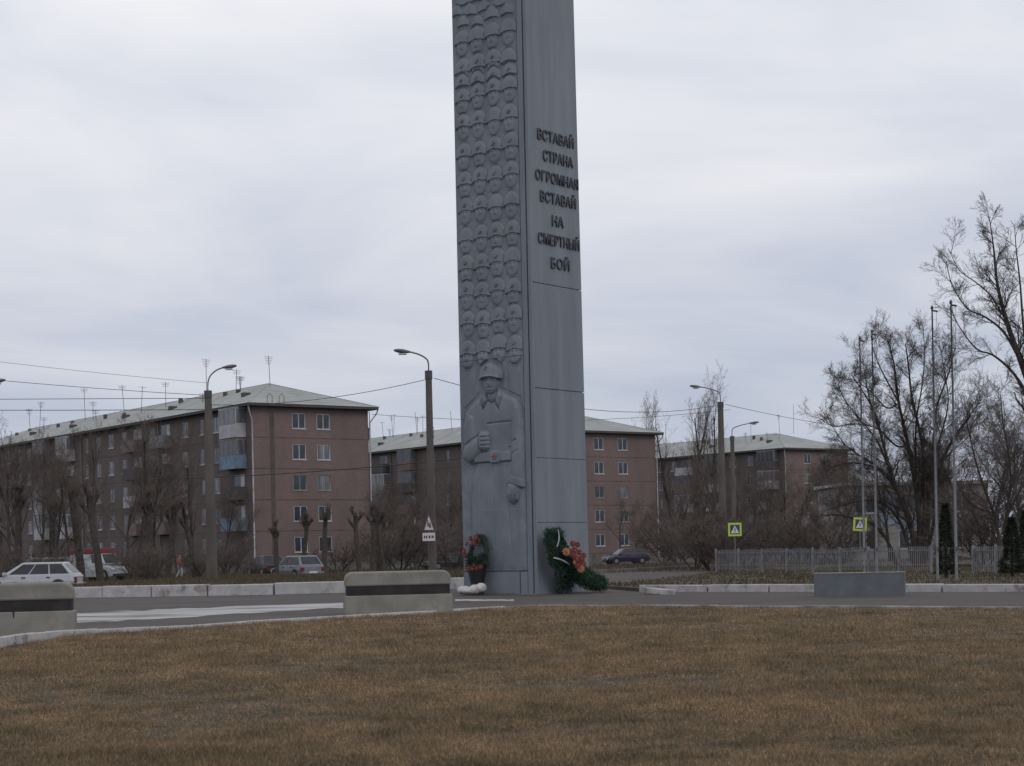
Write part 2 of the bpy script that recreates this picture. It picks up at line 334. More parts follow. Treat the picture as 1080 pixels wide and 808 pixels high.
def strip(name, path, width, h0, h1, m, gap=None, seg=None, jitter=0, seed=1, kind='structure', bevel=.02):
    """kerb along a path, cut into stones of length seg with joints"""
    rng = random.Random(seed); b = MB(); pts = [Vector((p[0], p[1], 0)) for p in path]
    # resample
    L = [0]
    for i in range(1, len(pts)): L.append(L[-1] + (pts[i] - pts[i - 1]).length)
    def at(t):
        t = max(0, min(L[-1], t))
        for i in range(1, len(L)):
            if t <= L[i] + 1e-6:
                return pts[i - 1].lerp(pts[i], (t - L[i - 1]) / max(1e-9, L[i] - L[i - 1]))
        return pts[-1]
    t = 0
    while t < L[-1] - .2:
        ln = seg * rng.uniform(.8, 1.15); e_ = min(L[-1], t + ln)
        a, c = at(t + (gap or 0)), at(e_)
        d = (c - a).normalized(); nrm = Vector((-d.y, d.x, 0))
        j1 = rng.uniform(-jitter, jitter); z = (h1(a) if callable(h1) else h1) + j1; z2 = (h1(c) if callable(h1) else h1) + j1 + rng.uniform(-jitter, jitter) * .5; off = nrm * rng.uniform(-jitter, jitter)
        p0, p1, p2, p3 = a - nrm * width / 2 + off, c - nrm * width / 2 + off, c + nrm * width / 2 + off, a + nrm * width / 2 + off
        k = [(p.x, p.y, h0) for p in (p0, p1, p2, p3)] + [(p0.x, p0.y, z), (p1.x, p1.y, z2), (p2.x, p2.y, z2), (p3.x, p3.y, z)]
        b.hexa(k); t = e_
    o = b.build(name, m, bevel=bevel, fixn=True)
    if kind: o['kind'] = kind
    return o
ke = [p for p in edge if p.y >= 6]
iC = min(range(len(ke)), key=lambda i: (ke[i] - G(532, 642.5)).length)
strip('lawn_kerb', ke[:iC + 1], .16, -.05, lambda p: .085 + .12 * max(0, min(1, (37.0 - p.y) / 5.0)), 'kerbwhite', gap=.012, seg=1.0, jitter=.006)
strip('lawn_edging', ke[iC:], .22, -.05, .075, 'kerbpale', gap=.012, seg=1.2, jitter=.01, seed=4)

# left verge: a raised island of dry grass behind tall white kerb blocks
vf = [Vector(p) for p in ((-60, 79, 0), (-30, 72.0, 0), (-17.65, 69.0, 0), (-12.3, 67.7, 0), (-6.9, 67.7, 0), (-2.1, 71.4, 0))]
vfc = catmull(vf, 5)
vpoly = [(p.x, p.y + .3) for p in vfc] + [(-.6, 76), (-1, 92), (-16, 97), (-18, 86), (-24, 77), (-60, 85)]
sheet('verge', vpoly, .41, 'drygrass', z0=-.02)
strip('kerb', [(p.x, p.y) for p in vfc], .45, -.05, .44, 'kerbwhite', gap=.03, seg=2.6, jitter=.02, seed=3, bevel=.04)
# right verge
rf = [(4.45, 59.9), (9.5, 55.7), (15.1, 51.1), (30, 38.8)]
sheet('verge', [(4.5, 60.2), (9.6, 56.0), (15.2, 51.4), (30.2, 39), (45, 45), (45, 120), (26, 128), (17, 104), (11, 92), (8.5, 82), (5.6, 73), (3.4, 66)], .12, 'drygrass', z0=-.02)
strip('kerb', rf, .3, -.05, .25, 'kerbwhite', gap=.06, seg=3.0, jitter=.02, seed=9, bevel=.03)
strip('street_kerb', [(-2, 98.2), (3.3, 100.6), (12, 116.6), (24, 134)], .3, -.05, .22, 'kerbgrey', gap=.01, seg=3, jitter=.01, seed=5)
# wide worn white band painted on the asphalt and thin faded lines
rng = random.Random(5)
def ragged(x0, x1, ytop, ybot, n=26, j=.5):
    a = []; b = []
    for i in range(n + 1):
        x = x0 + (x1 - x0) * i / n
        a.append(tuple(G(x, ytop(x) + rng.uniform(-j, j)))); b.append(tuple(G(x, ybot(x) + rng.uniform(-j, j))))
    return a + b[::-1]
sheet('road_marking', ragged(-60, 362, lambda x: 646.5 - .040 * (x - 80), lambda x: 657.5 - .058 * (x - 80), 30, .7), .004, 'paint')
sheet('road_marking', ragged(480, 542, lambda x: 632.4, lambda x: 633.8, 10, .3), .004, 'paint')
# broken kerb block lying at the street corner
b = MB()
T = Matrix.Translation(G(694, 627.0)) @ Matrix.Rotation(R(-38), 4, 'Z') @ Matrix.Rotation(R(5), 4, 'Y')
b.prism([(-.62, -.12), (-.4, -.15), (.1, -.15), (.65, -.13), (.6, .1), (.2, .15), (-.3, .13), (-.58, .14)], 0, .2, T)
tag(b.build('kerb_stone', 'kerbwhite', bevel=.03, fixn=True), 'chipped white kerb stone lying loose where the right kerb begins', 'kerb stone')

# grass blades on the lawn
def grass():
    rs = np.random.RandomState(7)
    lawn = LAWN
    P0 = []; 
    for (y0, y1, dens, h, wd) in ((11, 14.5, 6200, .050, .0035), (14.5, 19, 3600, .052, .0045), (19, 27, 1700, .054, .0065), (27, 36, 900, .056, .0095), (36, 47.6, 560, .056, .013)):
        xm = y1 * .315 + 1.0
        area = 2 * xm * (y1 - y0); n = int(area * dens)
        x = rs.uniform(-xm, xm, n); y = rs.uniform(y0, y1, n)
        k = pip(x, y, lawn); x = x[k]; y = y[k]; n = len(x)
        P0.append(np.stack([x, y, np.full(n, h), np.full(n, wd)], 1))
    q = np.concatenate(P0); n = len(q)
    x, y = q[:, 0], q[:, 1]
    def vnoise(s_, seed):
        g = np.random.RandomState(seed).rand(512, 512); a = x * s_ + 137.3; b_ = y * s_ + 71.1; i = np.floor(a).astype(int); j = np.floor(b_).astype(int); fx = a - i; fy = b_ - j
        fx = fx * fx * (3 - 2 * fx); fy = fy * fy * (3 - 2 * fy); G_ = lambda p, r: g[p % 512, r % 512]
        return (G_(i, j) * (1 - fx) + G_(i + 1, j) * fx) * (1 - fy) + (G_(i, j + 1) * (1 - fx) + G_(i + 1, j + 1) * fx) * fy
    t = (vnoise(.5, 1) + .9 * vnoise(1.7, 2) + .8 * vnoise(5.3, 3) + .6 * vnoise(14., 4)) / 3.3 * 2 - 1
    keep = rs.rand(n) < np.clip(.95 + 1.0 * t, .6, 1); q = q[keep]; t = t[keep]; n = len(q); x, y = q[:, 0], q[:, 1]
    hh = q[:, 2] * np.clip(1 + 1.7 * t, .5, 2.1) * rs.uniform(.45, 1.35, n) + .008
    tall = rs.rand(n) < np.clip(.012 + .10 * (t - .12), .006, .08); hh[tall] *= 2.0
    a = rs.uniform(0, 2 * np.pi, n); lean = rs.uniform(.05, 1.0, n) * hh; la = rs.uniform(0, 2 * np.pi, n)
    wv = np.stack([np.cos(a), np.sin(a)], 1) * q[:, 3:4] * .5
    V = np.zeros((n, 3, 3)); V[:, 0, 0] = x - wv[:, 0]; V[:, 0, 1] = y - wv[:, 1]; V[:, 1, 0] = x + wv[:, 0]; V[:, 1, 1] = y + wv[:, 1]
    V[:, :2, 2] = .01
    V[:, 2, 0] = x + np.cos(la) * lean; V[:, 2, 1] = y + np.sin(la) * lean; V[:, 2, 2] = hh
    me = bpy.data.meshes.new('grass'); me.vertices.add(n * 3); me.vertices.foreach_set('co', V.reshape(-1))
    me.loops.add(n * 3); me.loops.foreach_set('vertex_index', np.arange(n * 3))
    me.polygons.add(n); me.polygons.foreach_set('loop_start', np.arange(n) * 3); me.update(calc_edges=True)
    me.materials.append(M['grass'])
    o = bpy.data.objects.new('grass', me); C.objects.link(o)
    tag(o, 'short dry brown grass of the foreground lawn', 'grass', kind='stuff')
    print('blades', n)
grass()
# dry tufts on the verges
def verge_tufts(name, poly, z, dens, seed, label, hgt=.12, bbox=None):
    rs = np.random.RandomState(seed); xs = [p[0] for p in poly]; ys = [p[1] for p in poly]
    bb = bbox or (min(xs), max(xs), min(ys), max(ys)); n = int((bb[1] - bb[0]) * (bb[3] - bb[2]) * dens)
    x = rs.uniform(bb[0], bb[1], n); y = rs.uniform(bb[2], bb[3], n); k = pip(x, y, poly); x = x[k]; y = y[k]; n = len(x)
    t = np.sin(x * 1.3 + np.sin(y * .9)) * np.sin(y * 1.1 + 1.2 * np.sin(x * .7)); h = hgt * (1 + .8 * t) * rs.uniform(.4, 1.3, n)
    a = rs.uniform(0, 6.28, n); V = np.zeros((n, 3, 3)); wv = .022
    V[:, 0] = np.stack([x - np.cos(a) * wv, y - np.sin(a) * wv, np.full(n, z)], 1); V[:, 1] = np.stack([x + np.cos(a) * wv, y + np.sin(a) * wv, np.full(n, z)], 1)
    V[:, 2] = np.stack([x + rs.uniform(-.6, .6, n) * h, y + rs.uniform(-.6, .6, n) * h, z + h], 1)
    me = bpy.data.meshes.new(name); me.vertices.add(n * 3); me.vertices.foreach_set('co', V.reshape(-1)); me.loops.add(n * 3); me.loops.foreach_set('vertex_index', np.arange(n * 3))
    me.polygons.add(n); me.polygons.foreach_set('loop_start', np.arange(n) * 3); me.update(calc_edges=True); me.materials.append(M['verge_blades'])
    o = bpy.data.objects.new(name, me); C.objects.link(o); tag(o, label, 'grass', kind='stuff')
verge_tufts('verge_grass', vpoly, .41, 50, 3, 'dry grass on the raised verge behind the left white kerb', .10, (-24, 0, 67, 97))
verge_tufts('verge_grass', [(4.5, 60.6), (9.6, 56.4), (15.2, 51.8), (30.2, 39), (45, 45), (45, 120), (26, 128), (17, 104), (11, 92), (8.5, 82), (5.6, 73), (3.4, 66)], .12, 30, 4, 'dry grass on the verge behind the right kerb', .09, (3, 27, 45, 100))
verge_tufts('yard_grass', [(-60, 105), (60, 105), (60, 160), (-60, 160)], -.03, 7, 5, 'rough dry grass under the trees before the apartment blocks', .3, (-50, 55, 104, 150))

# ------------------------------------------------------------------ the stele
SA = R(38.5); SC = G(567.5, 627.3)
WL, WR, SH = 3.33, 3.03, 25.5
dl = Vector((-cos(SA), sin(SA), 0)); dr = Vector((sin(SA), cos(SA), 0))
nl = Vector((-sin(SA), -cos(SA), 0)); nr = Vector((cos(SA), -sin(SA), 0))
st = thing('memorial_stele', 'tall grey square stele carved with rows of helmeted soldiers', 'monument', SC)
CORE = .06
b = MB()
def sp(a, b_, z): return dl * a + dr * b_ + Vector((0, 0, z))
b.hexa([sp(CORE, CORE, 0), sp(WL - CORE, CORE, 0), sp(WL - CORE, WR - CORE, 0), sp(CORE, WR - CORE, 0), sp(CORE, CORE, SH - .05), sp(WL - CORE, CORE, SH - .05), sp(WL - CORE, WR - CORE, SH - .05), sp(CORE, WR - CORE, SH - .05)])
b.build('core', 'joint', st, fixn=True)
# cladding: sheets with open joints on the right and back faces
def zseam(y):
    pm = SC + dr * (WR / 2); return A(589, y, pm.y).z
zj = [0, zseam(551), zseam(484), zseam(411.5), zseam(302), SH]
def zat(y, bb): # height on right face middle at pixel row y
    base = SC + dr * bb; return A(0, y, base.y).z
for k in range(len(zj) - 1):
    g = .004 if k == 1 else .012
    z0, z1 = zj[k] + (g if k else 0), zj[k + 1] - g
    T4 = [(z0, z1)]
    for z0, z1 in T4:
        bb = MB(); bb.hexa([sp(-.0, 0, z0), sp(-.0, WR, z0), sp(CORE - .005, WR, z0), sp(CORE - .005, 0, z0), sp(0, 0, z1), sp(0, WR, z1), sp(CORE - .005, WR, z1), sp(CORE - .005, 0, z1)])
        bb.build('cladding_panel', 'stele', st, fixn=True, bevel=.004, seg=1)
        bb = MB(); bb.hexa([sp(CORE + .001, WR - CORE + .005, z0), sp(WL, WR - CORE + .005, z0), sp(WL, WR, z0), sp(CORE + .001, WR, z0), sp(CORE + .001, WR - CORE + .005, z1), sp(WL, WR - CORE + .005, z1), sp(WL, WR, z1), sp(CORE + .001, WR, z1)])
        bb.build('cladding_panel', 'stele', st, fixn=True)
        bb = MB(); bb.hexa([sp(WL - CORE + .005, .061, z0), sp(WL, .061, z0), sp(WL, WR - CORE, z0), sp(WL - CORE + .005, WR - CORE, z0), sp(WL - CORE + .005, .061, z1), sp(WL, .061, z1), sp(WL, WR - CORE, z1), sp(WL - CORE + .005, WR - CORE, z1)])
        bb.build('cladding_panel', 'stele', st, fixn=True)
# frame strips beside the relief on the left face, standing proud
def fstrip(u0, u1, out_, name='frame_strip', z0=0, z1=SH):
    bb = MB(); bb.hexa([sp(WL - u0, .0 - out_, z0), sp(WL - u1, -out_, z0), sp(WL - u1, CORE + .002, z0), sp(WL - u0, CORE + .002, z0), sp(WL - u0, -out_, z1), sp(WL - u1, -out_, z1), sp(WL - u1, CORE + .002, z1), sp(WL - u0, CORE + .002, z1)])
    return bb.build(name, 'stele', st, fixn=True, bevel=.008, seg=1)
PU = 2.90
fstrip(PU + .03, PU + .24, .03); fstrip(PU + .29, WL - .001, .012)
# --- relief as a height field over (u, v) of the left face; u from its left edge, v up
du = .02; NU = int((PU) / du) + 1; NV = int(SH / du)
U, V = np.meshgrid(np.linspace(0, PU, NU), np.linspace(0, SH, NV)); H = np.zeros_like(U)
rs = np.random.RandomState(3)
def sdf(poly):
    d = np.full(U.shape, 1e9); n = len(poly)
    for i in range(n):
        ax, ay = poly[i]; bx, by = poly[(i + 1) % n]; ex, ey = bx - ax, by - ay
        t = np.clip(((U - ax) * ex + (V - ay) * ey) / (ex * ex + ey * ey), 0, 1); d = np.minimum(d, np.hypot(U - ax - t * ex, V - ay - t * ey))
    ins = pip(U, V, poly); return np.where(ins, d, -d)
def inflate(poly, h, s=.06):
    d = sdf(poly); return np.where(d > 0, h * (1 - np.exp(-np.maximum(d, 0) / s)), 0)
def over(new, mask=None):
    global H
    m = new > 0 if mask is None else mask
    H = np.where(m, np.maximum(new, H * 0), H) if mask is None else np.where(m, new, H)
def groove(x0, y0, x1, y1, wd, dep):
    global H
    ex, ey = x1 - x0, y1 - y0; t = np.clip(((U - x0) * ex + (V - y0) * ey) / (ex * ex + ey * ey), 0, 1); d = np.hypot(U - x0 - t * ex, V - y0 - t * ey)
    H = H - dep * np.exp(-(d / wd) ** 2)
def ell(cx, cy, a, b_): return ((U - cx) / a) ** 2 + ((V - cy) / b_) ** 2
stars = []
def head(cx, vb, s=1.0, hz=1.0, face=True, star=True):
    """one helmeted soldier: shoulders, face, then helmet, later ones in front"""
    global H
    if face:
        e_ = ell(cx, vb - .60 * s, .37 * s, .27 * s); H = np.where(e_ < 1, np.maximum(.022 * np.sqrt(np.clip(1 - e_, 0, 1)) + .008, H * .35), H)
        e_ = ((U - cx) / (.13 * s)) ** 4 + ((V - (vb - .36 * s)) / (.16 * s)) ** 4; H = np.where(e_ < 1, .055, H)
        tw_ = rs.uniform(-.03, .03); e_ = (np.abs(U - cx - tw_ * .3) / (.225 * s)) ** 2.4 + (np.abs(V - vb + .13 * s) / (.33 * s)) ** 2.4; f = .07 + .10 * np.sqrt(np.clip(1 - e_, 0, 1))
        n_ = .05 * np.exp(-((U - cx - tw_) / (.03 * s)) ** 2 - ((V - vb + .15 * s) / (.06 * s)) ** 2)
        ey = sum(-.06 * np.exp(-((U - cx - tw_ - k * .085 * s) / (.045 * s)) ** 2 - ((V - vb + .09 * s) / (.03 * s)) ** 2) for k in (-1, 1))
        mo = -.045 * np.exp(-((U - cx - tw_) / (.075 * s)) ** 2 - ((V - vb + .26 * s) / (.016 * s)) ** 2)
        ck = -.02 * np.exp(-((U - cx) / (.05 * s)) ** 2 - ((V - vb + .32 * s) / (.02 * s)) ** 2)
        H = np.where((e_ < 1) & (V < vb + .02), f + n_ + ey + mo + ck, H)
    # drop behind the helmet outline
    e_ = ell(cx, vb, .36 * s, .46 * s); H = np.where((e_ < 1) & (V > vb - .02), H * .3, H)
    e_ = ell(cx, vb - .02 * s, .325 * s, .41 * s); br = vb - .07 * s * ((U - cx) / (.32 * s)) ** 2
    dome = hz * (.10 + .105 * np.sqrt(np.clip(1 - e_, 0, 1)))
    rim = .02 * np.exp(-((V - br) / .03) ** 2)
    H = np.where((e_ < 1) & (V > br), dome + rim, H)
    if star: stars.append((cx, vb + .16 * s, .055 * s, hz * (.085 + .125 * .93)))
cols = [.43, 1.13, 1.84, 2.54]
rows = [8.62 + i * 1.0 for i in range(12)]
H += .010 + .008 * rs.rand(*H.shape) + .02 * np.sin(U * 9 + V * 3.1) * np.sin(V * 7 - U * 2.3)
v = 25.4; k = 0
while v > rows[-1] + .35:
    for j in range(5):
        c_ = .18 + j * .66 + (.3 if k % 2 else 0)
        if c_ < PU - .12: head(c_ + rs.uniform(-.06, .06), v + rs.uniform(-.07, .07), rs.uniform(.82, .98), .75, False, False)
    v -= .40; k += 1
for i, vb in list(enumerate(rows))[::-1]:
    fc = i < 10
    for j in (0, 1, 2, 3):
        head(cols[j] + rs.uniform(-.025, .025), vb + rs.uniform(-.05, .05) + (.0 if j != 2 else .02), rs.uniform(1.06, 1.2), rs.uniform(.85, 1.1), True, rs.rand() < .8)
    if i >= 10 and i < 11:
        for j in (0, 1, 2, 3): head(cols[j] + rs.uniform(-.03, .03), vb - .48 + rs.uniform(-.04, .04), rs.uniform(.9, 1.02), 1, False, True)
# coats of the front row fading into the great soldier
for j, cx in enumerate(cols):
    if j != 1: H = np.maximum(H, inflate([(cx - .36, 6.2), (cx - .34, 7.8), (cx - .12, 8.12), (cx + .12, 8.12), (cx + .34, 7.8), (cx + .36, 6.2)], .045, .05) * (V < 8.15))
# great soldier
cut = [(.10, 5.6), (.24, 6.66), (1.1, 7.28), (1.0, 7.5), (.98, 8.1), (1.25, 8.28), (1.8, 8.28), (2.05, 8.0), (2.03, 7.5), (1.98, 7.25), (2.78, 6.9), (2.88, 6.3), (2.88, 3.3), (.3, 3.3)]
H = np.where(sdf(cut) > 0, np.minimum(H, .012), H)
body = [(.45, 4.6), (.19, 5.2), (.2, 5.9), (.33, 6.55), (.62, 6.78), (1.02, 7.05), (1.22, 7.25), (1.82, 7.25), (2.02, 7.05), (2.5, 6.86), (2.72, 6.62), (2.80, 6.2), (2.84, 5.0), (2.84, .9), (.42, .9), (.44, 3.4), (.52, 4.1), (.74, 4.64)]
H = np.maximum(H * (sdf(body) < 0), inflate(body, .13, .07)) if False else np.where(sdf(body) > 0, inflate(body, .13, .06), H)
H += .05 * np.exp(-((U - 1.5) / .6) ** 2 - ((V - 6.1) / .55) ** 2) * (sdf(body) > 0)
# coat hem runs out into the plate
H = np.where((V < 3.0), H * (.12 + .88 * np.clip((V - .85) / 2.1, 0, 1)) + .004, H)
# skirt folds
for x0, x1 in ((1.55, 1.50), (1.0, .85), (2.15, 2.25)): groove(x0, 4.5, x1, 1.7, .03, .025)
for a_, b_ in (((.70, 4.55), (.50, 4.1)), ((.50, 4.1), (.43, 3.2)), ((.43, 3.2), (.41, .95))): groove(*a_, *b_, .024, .07)
# belt with buckle
m_ = (V > 4.68) & (V < 5.0) & (U > .72) & (U < 2.4); H = np.where(m_, .20, H); groove(.72, 4.66, 2.4, 4.66, .025, .05); 
m_ = (V > 4.64) & (V < 5.03) & (U > 1.47) & (U < 1.87); H = np.where(m_, .235, H)
# chest seam, pocket flap
groove(1.35, 6.02, 2.7, 6.06, .028, .05)
# lapels
over(inflate([(1.2, 7.2), (1.02, 6.98), (1.1, 6.55), (1.32, 6.85)], .19, .03)); over(inflate([(1.84, 7.2), (2.0, 6.98), (1.83, 6.5), (1.62, 6.85)], .19, .03))
groove(1.12, 6.52, 1.35, 6.88, .022, .07); groove(1.86, 6.48, 1.64, 6.9, .022, .06)
groove(1.5, 6.8, 1.5, 5.1, .018, .025)
# neck and head
over(inflate([(1.28, 6.85), (1.25, 7.4), (1.79, 7.4), (1.76, 6.85), (1.52, 6.7)], .15, .08))
e_ = ell(1.52, 7.5, .32, .44); f = .15 + .12 * np.sqrt(np.clip(1 - e_, 0, 1))
f += .08 * np.exp(-((U - 1.52) / .045) ** 2 - ((V - 7.44) / .11) ** 2)
f += sum(-.07 * np.exp(-((U - 1.52 - k * .135) / .075) ** 2 - ((V - 7.56) / .045) ** 2) for k in (-1, 1))
f += -.045 * np.exp(-((U - 1.52) / .12) ** 2 - ((V - 7.27) / .02) ** 2) + .03 * np.exp(-((U - 1.52) / .09) ** 2 - ((V - 7.23) / .025) ** 2)
H = np.where((e_ < 1) & (V < 7.72), f, H)
e_ = ell(1.52, 7.62, .46, .52); br = 7.66 - .10 * ((U - 1.52) / .46) ** 2
H = np.where((e_ < 1) & (V > br), .22 + .16 * np.sqrt(np.clip(1 - e_, 0, 1)) + .03 * np.exp(-((V - br) / .05) ** 2), H)
# his right arm: bent, forearm and fist
upper = [(.2, 5.9), (.36, 6.5), (.72, 6.3), (.78, 5.5), (.6, 4.9), (.25, 4.95)]
d = sdf(upper); H = np.maximum(H, np.where(d > 0, .13 + .09 * (1 - np.exp(-d / .1)), 0))
fore = [(.22, 4.85), (.45, 4.68), (.72, 4.78), (1.15, 5.1), (1.12, 5.68), (.7, 5.52), (.3, 5.3), (.2, 5.1)]
H = np.where(sdf(fore) > 0, .16 + inflate(fore, .13, .10), H)
groove(.3, 5.33, .7, 5.55, .02, .05); groove(.7, 5.55, 1.0, 5.68, .02, .04)
fist = [(.98, 5.14), (.95, 5.62), (1.08, 5.78), (1.36, 5.74), (1.42, 5.6), (1.40, 5.18), (1.28, 5.06)]
H = np.where(sdf(fist) > 0, .22 + inflate(fist, .13, .07), H)
for vv in (5.26, 5.41, 5.56): groove(1.12, vv, 1.42, vv + .01, .018, .07)
groove(.97, 5.1, .96, 5.7, .02, .06)
# his left arm hanging, cuff and closed hand
arm = [(2.36, 3.9), (2.36, 5.3), (2.40, 6.2), (2.55, 6.72), (2.76, 6.5), (2.85, 5.9), (2.86, 3.85)]
H = np.where(sdf(arm) > 0, .13 + inflate(arm, .12, .09), H)
groove(2.38, 5.25, 2.62, 5.4, .03, .05); groove(2.3, 5.2, 2.5, 5.32, .025, -.05); groove(2.42, 4.9, 2.7, 5.02, .03, .025)
hand = [(2.16, 3.5), (2.22, 3.86), (2.42, 3.98), (2.74, 3.84), (2.78, 3.62), (2.66, 3.3), (2.46, 3.16), (2.26, 3.24)]
H = np.where(sdf(hand) > 0, .19 + inflate(hand, .15, .10), H)
cuff = [(2.28, 3.94), (2.36, 4.16), (2.88, 3.98), (2.86, 3.74)]
H = np.where(sdf(cuff) > 0, .31, H)
for k in range(3): groove(2.32 + k * .11, 3.22, 2.36 + k * .11, 3.46, .018, .05)
lo_ = np.clip((8.6 - V) / .5, 0, 1); H = H * (.44 + .42 * lo_)
H = H * np.clip(U / .10 + .15, 0, 1) * np.clip((PU - U) / .03 + .3, 0, 1)
H = np.clip(H, .002, 1)
def height_mesh(name, m, v0, v1):
    i0 = max(0, int(v0 / SH * NV)); i1 = min(NV - 1, int(v1 / SH * NV))
    n_ = i1 - i0 + 1
    hh = H[i0:i1 + 1]; uu = U[i0:i1 + 1]; vv = V[i0:i1 + 1]
    a = np.array(dl); nn = np.array(nl)
    base = (WL - uu)[..., None] * a + vv[..., None] * np.array([0, 0, 1.]) + (hh)[..., None] * nn
    # plate edges sit back on the core
    co = base.reshape(-1, 3); idx = np.arange(n_ * NU).reshape(n_, NU)
    q = np.stack([idx[:-1, :-1], idx[:-1, 1:], idx[1:, 1:], idx[1:, :-1]], -1).reshape(-1, 4)
    # side skirts
    back = ((WL - uu)[..., None] * a + vv[..., None] * np.array([0, 0, 1.]) - CORE * .98 * nn)
    ext = []; fx = []
    def skirt(ids, pts):
        k0 = len(co) + sum(len(e) for e in ext); ext.append(pts)
        for k in range(len(ids) - 1): fx.append((ids[k], k0 + k, k0 + k + 1, ids[k + 1]))
    skirt(idx[:, 0], back[:, 0]); skirt(idx[:, -1], back[:, -1]); skirt(idx[0], back[0]); skirt(idx[-1], back[-1])
    co = np.concatenate([co] + ext); q = np.concatenate([q, np.array(fx)])
    me = bpy.data.meshes.new(name); me.vertices.add(len(co)); me.vertices.foreach_set('co', co.reshape(-1)); me.loops.add(len(q) * 4); me.loops.foreach_set('vertex_index', q.reshape(-1))
    me.polygons.add(len(q)); me.polygons.foreach_set('loop_start', np.arange(len(q)) * 4); me.polygons.foreach_set('use_smooth', np.ones(len(q), bool)); me.update(calc_edges=True)
    me.materials.append(M[m]); o = bpy.data.objects.new(name, me); C.objects.link(o); o.parent = st
    return o
rel = height_mesh('crowd_relief', 'stele2', 8.31, SH)
rel['label'] = 'rows of helmeted heads in relief'
sol = height_mesh('soldier_relief', 'stele2', .86, 8.31)
sol['label'] = 'large relief of a soldier in a greatcoat, fist raised'
low = height_mesh('base_panel', 'stele', 0, .84)
# stars on helmets and the buckle
def star_pts(r): return [(r * (1 if k % 2 == 0 else .42) * sin(pi * k / 5), r * (1 if k % 2 == 0 else .42) * cos(pi * k / 5)) for k in range(10)]
for (u_, v_, r_, h_) in stars:
    if v_ > 19.3: continue
    bb = MB(); T = Matrix.Translation(dl * (WL - u_) + Vector((0, 0, v_)) + nl * (h_ * .44 - .002)) @ Matrix(((-dl.x, 0, nl.x, 0), (-dl.y, 0, nl.y, 0), (0, 1, 0, 0), (0, 0, 0, 1)))
    bb.prism(star_pts(r_ * 1.25), 0, .035, T); o = bb.build('star', 'red_star' if rs.rand() < .45 else 'stele2', rel, fixn=True)
bb = MB(); T = Matrix.Translation(dl * (WL - 1.67) + Vector((0, 0, 4.83)) + nl * .193) @ Matrix(((-dl.x, 0, nl.x, 0), (-dl.y, 0, nl.y, 0), (0, 1, 0, 0), (0, 0, 0, 1)))
bb.prism(star_pts(.15), 0, .02, T); bb.build('star', 'buckle_red', sol, fixn=True)
bb = MB(); T = Matrix.Translation(dl * (WL - 1.42) + Vector((0, 0, 7.98)) + nl * .28) @ Matrix(((-dl.x, 0, nl.x, 0), (-dl.y, 0, nl.y, 0), (0, 1, 0, 0), (0, 0, 0, 1)))
bb.prism(star_pts(.085), 0, .04, T); bb.build('star', 'stele2', sol, fixn=True)
# access plate on the foot of the left face
bb = MB()
def lbox(b, u0, u1, v0, v1, h0, h1): b.hexa([dl * (WL - u) + Vector((0, 0, v)) + nl * h for h in (h0, h1) for u, v in ((u0, v0), (u1, v0), (u1, v1), (u0, v1))])
lbox(bb, 1.0, 2.55, .04, .80, .0, .03); bb.build('access_plate', 'stele', st, fixn=True, bevel=.006)
bb = MB(); lbox(bb, .96, 2.59, .805, .84, .0, .016); lbox(bb, 2.56, 2.59, .04, .80, 0, .016); bb.build('plate_gap', 'joint', st, fixn=True)
# plinth slab
bb = MB(); bb.hexa([sp(-.10, -.10, -.02), sp(WL + .1, -.10, -.02), sp(WL + .1, WR + .1, -.02), sp(-.1, WR + .1, -.02), sp(-.10, -.10, .035), sp(WL + .1, -.10, .035), sp(WL + .1, WR + .1, .035), sp(-.1, WR + .1, .035)])
bb.build('footing', 'kerbgrey', st, fixn=True, bevel=.01)
# raised inscription on the right face
LET = [('ВСТАВАЙ', 146.5, .52, 2.74), ('СТРАНА', 168, .82, 2.66), ('ОГРОМНАЯ', 189.5, .34, 2.96), ('ВСТАВАЙ', 211, .60, 2.78), ('НА', 234, 1.28, 1.98), ('СМЕРТНЫЙ', 255, .42, 2.92), ('БОЙ', 279, 1.16, 2.28)]
LH = .37
def text_mesh(s, W, Hh, depth, thick=.0, name='inscription_line', cyr=True):
    cu_ = bpy.data.curves.new('t', 'FONT'); cu_.body = s; cu_.size = 1; cu_.extrude = .02; cu_.offset = thick; cu_.resolution_u = 3
    cu_.space_character = 1.05
    o = bpy.data.objects.new('t', cu_); C.objects.link(o); bpy.context.view_layer.update()
    dg = bpy.context.evaluated_depsgraph_get(); me = bpy.data.meshes.new_from_object(o.evaluated_get(dg)); bpy.data.objects.remove(o)
    co = np.empty(len(me.vertices) * 3); me.vertices.foreach_get('co', co); co = co.reshape(-1, 3)
    x0, x1 = co[:, 0].min(), co[:, 0].max(); 
    y0 = 0.0; cap = .729
    co[:, 0] = (co[:, 0] - x0) / (x1 - x0) * W; co[:, 1] = co[:, 1] / cap * Hh; co[:, 2] = (co[:, 2] + .02) / .04 * depth
    me.vertices.foreach_set('co', co.reshape(-1)); me.update(); me.name = name
    return me
Tr = Matrix(((dr.x, 0, nr.x, 0), (dr.y, 0, nr.y, 0), (0, 1, 0, 0), (0, 0, 0, 1)))
for s, yc, u0_, u1_ in LET:
    me = text_mesh(s, u1_ - u0_, LH, .05, .010); me.materials.append(M['letter'])
    um = (u0_ + u1_) / 2; pm = SC + dr * um; xm = 540 + F * (pm.x / pm.y)
    zc = A(xm, yc, pm.y).z
    o = bpy.data.objects.new('inscription_line', me); C.objects.link(o); o.parent = st
    o.matrix_local = Matrix.Translation(dr * u0_ + Vector((0, 0, zc - LH / 2)) + nr * .002) @ Tr

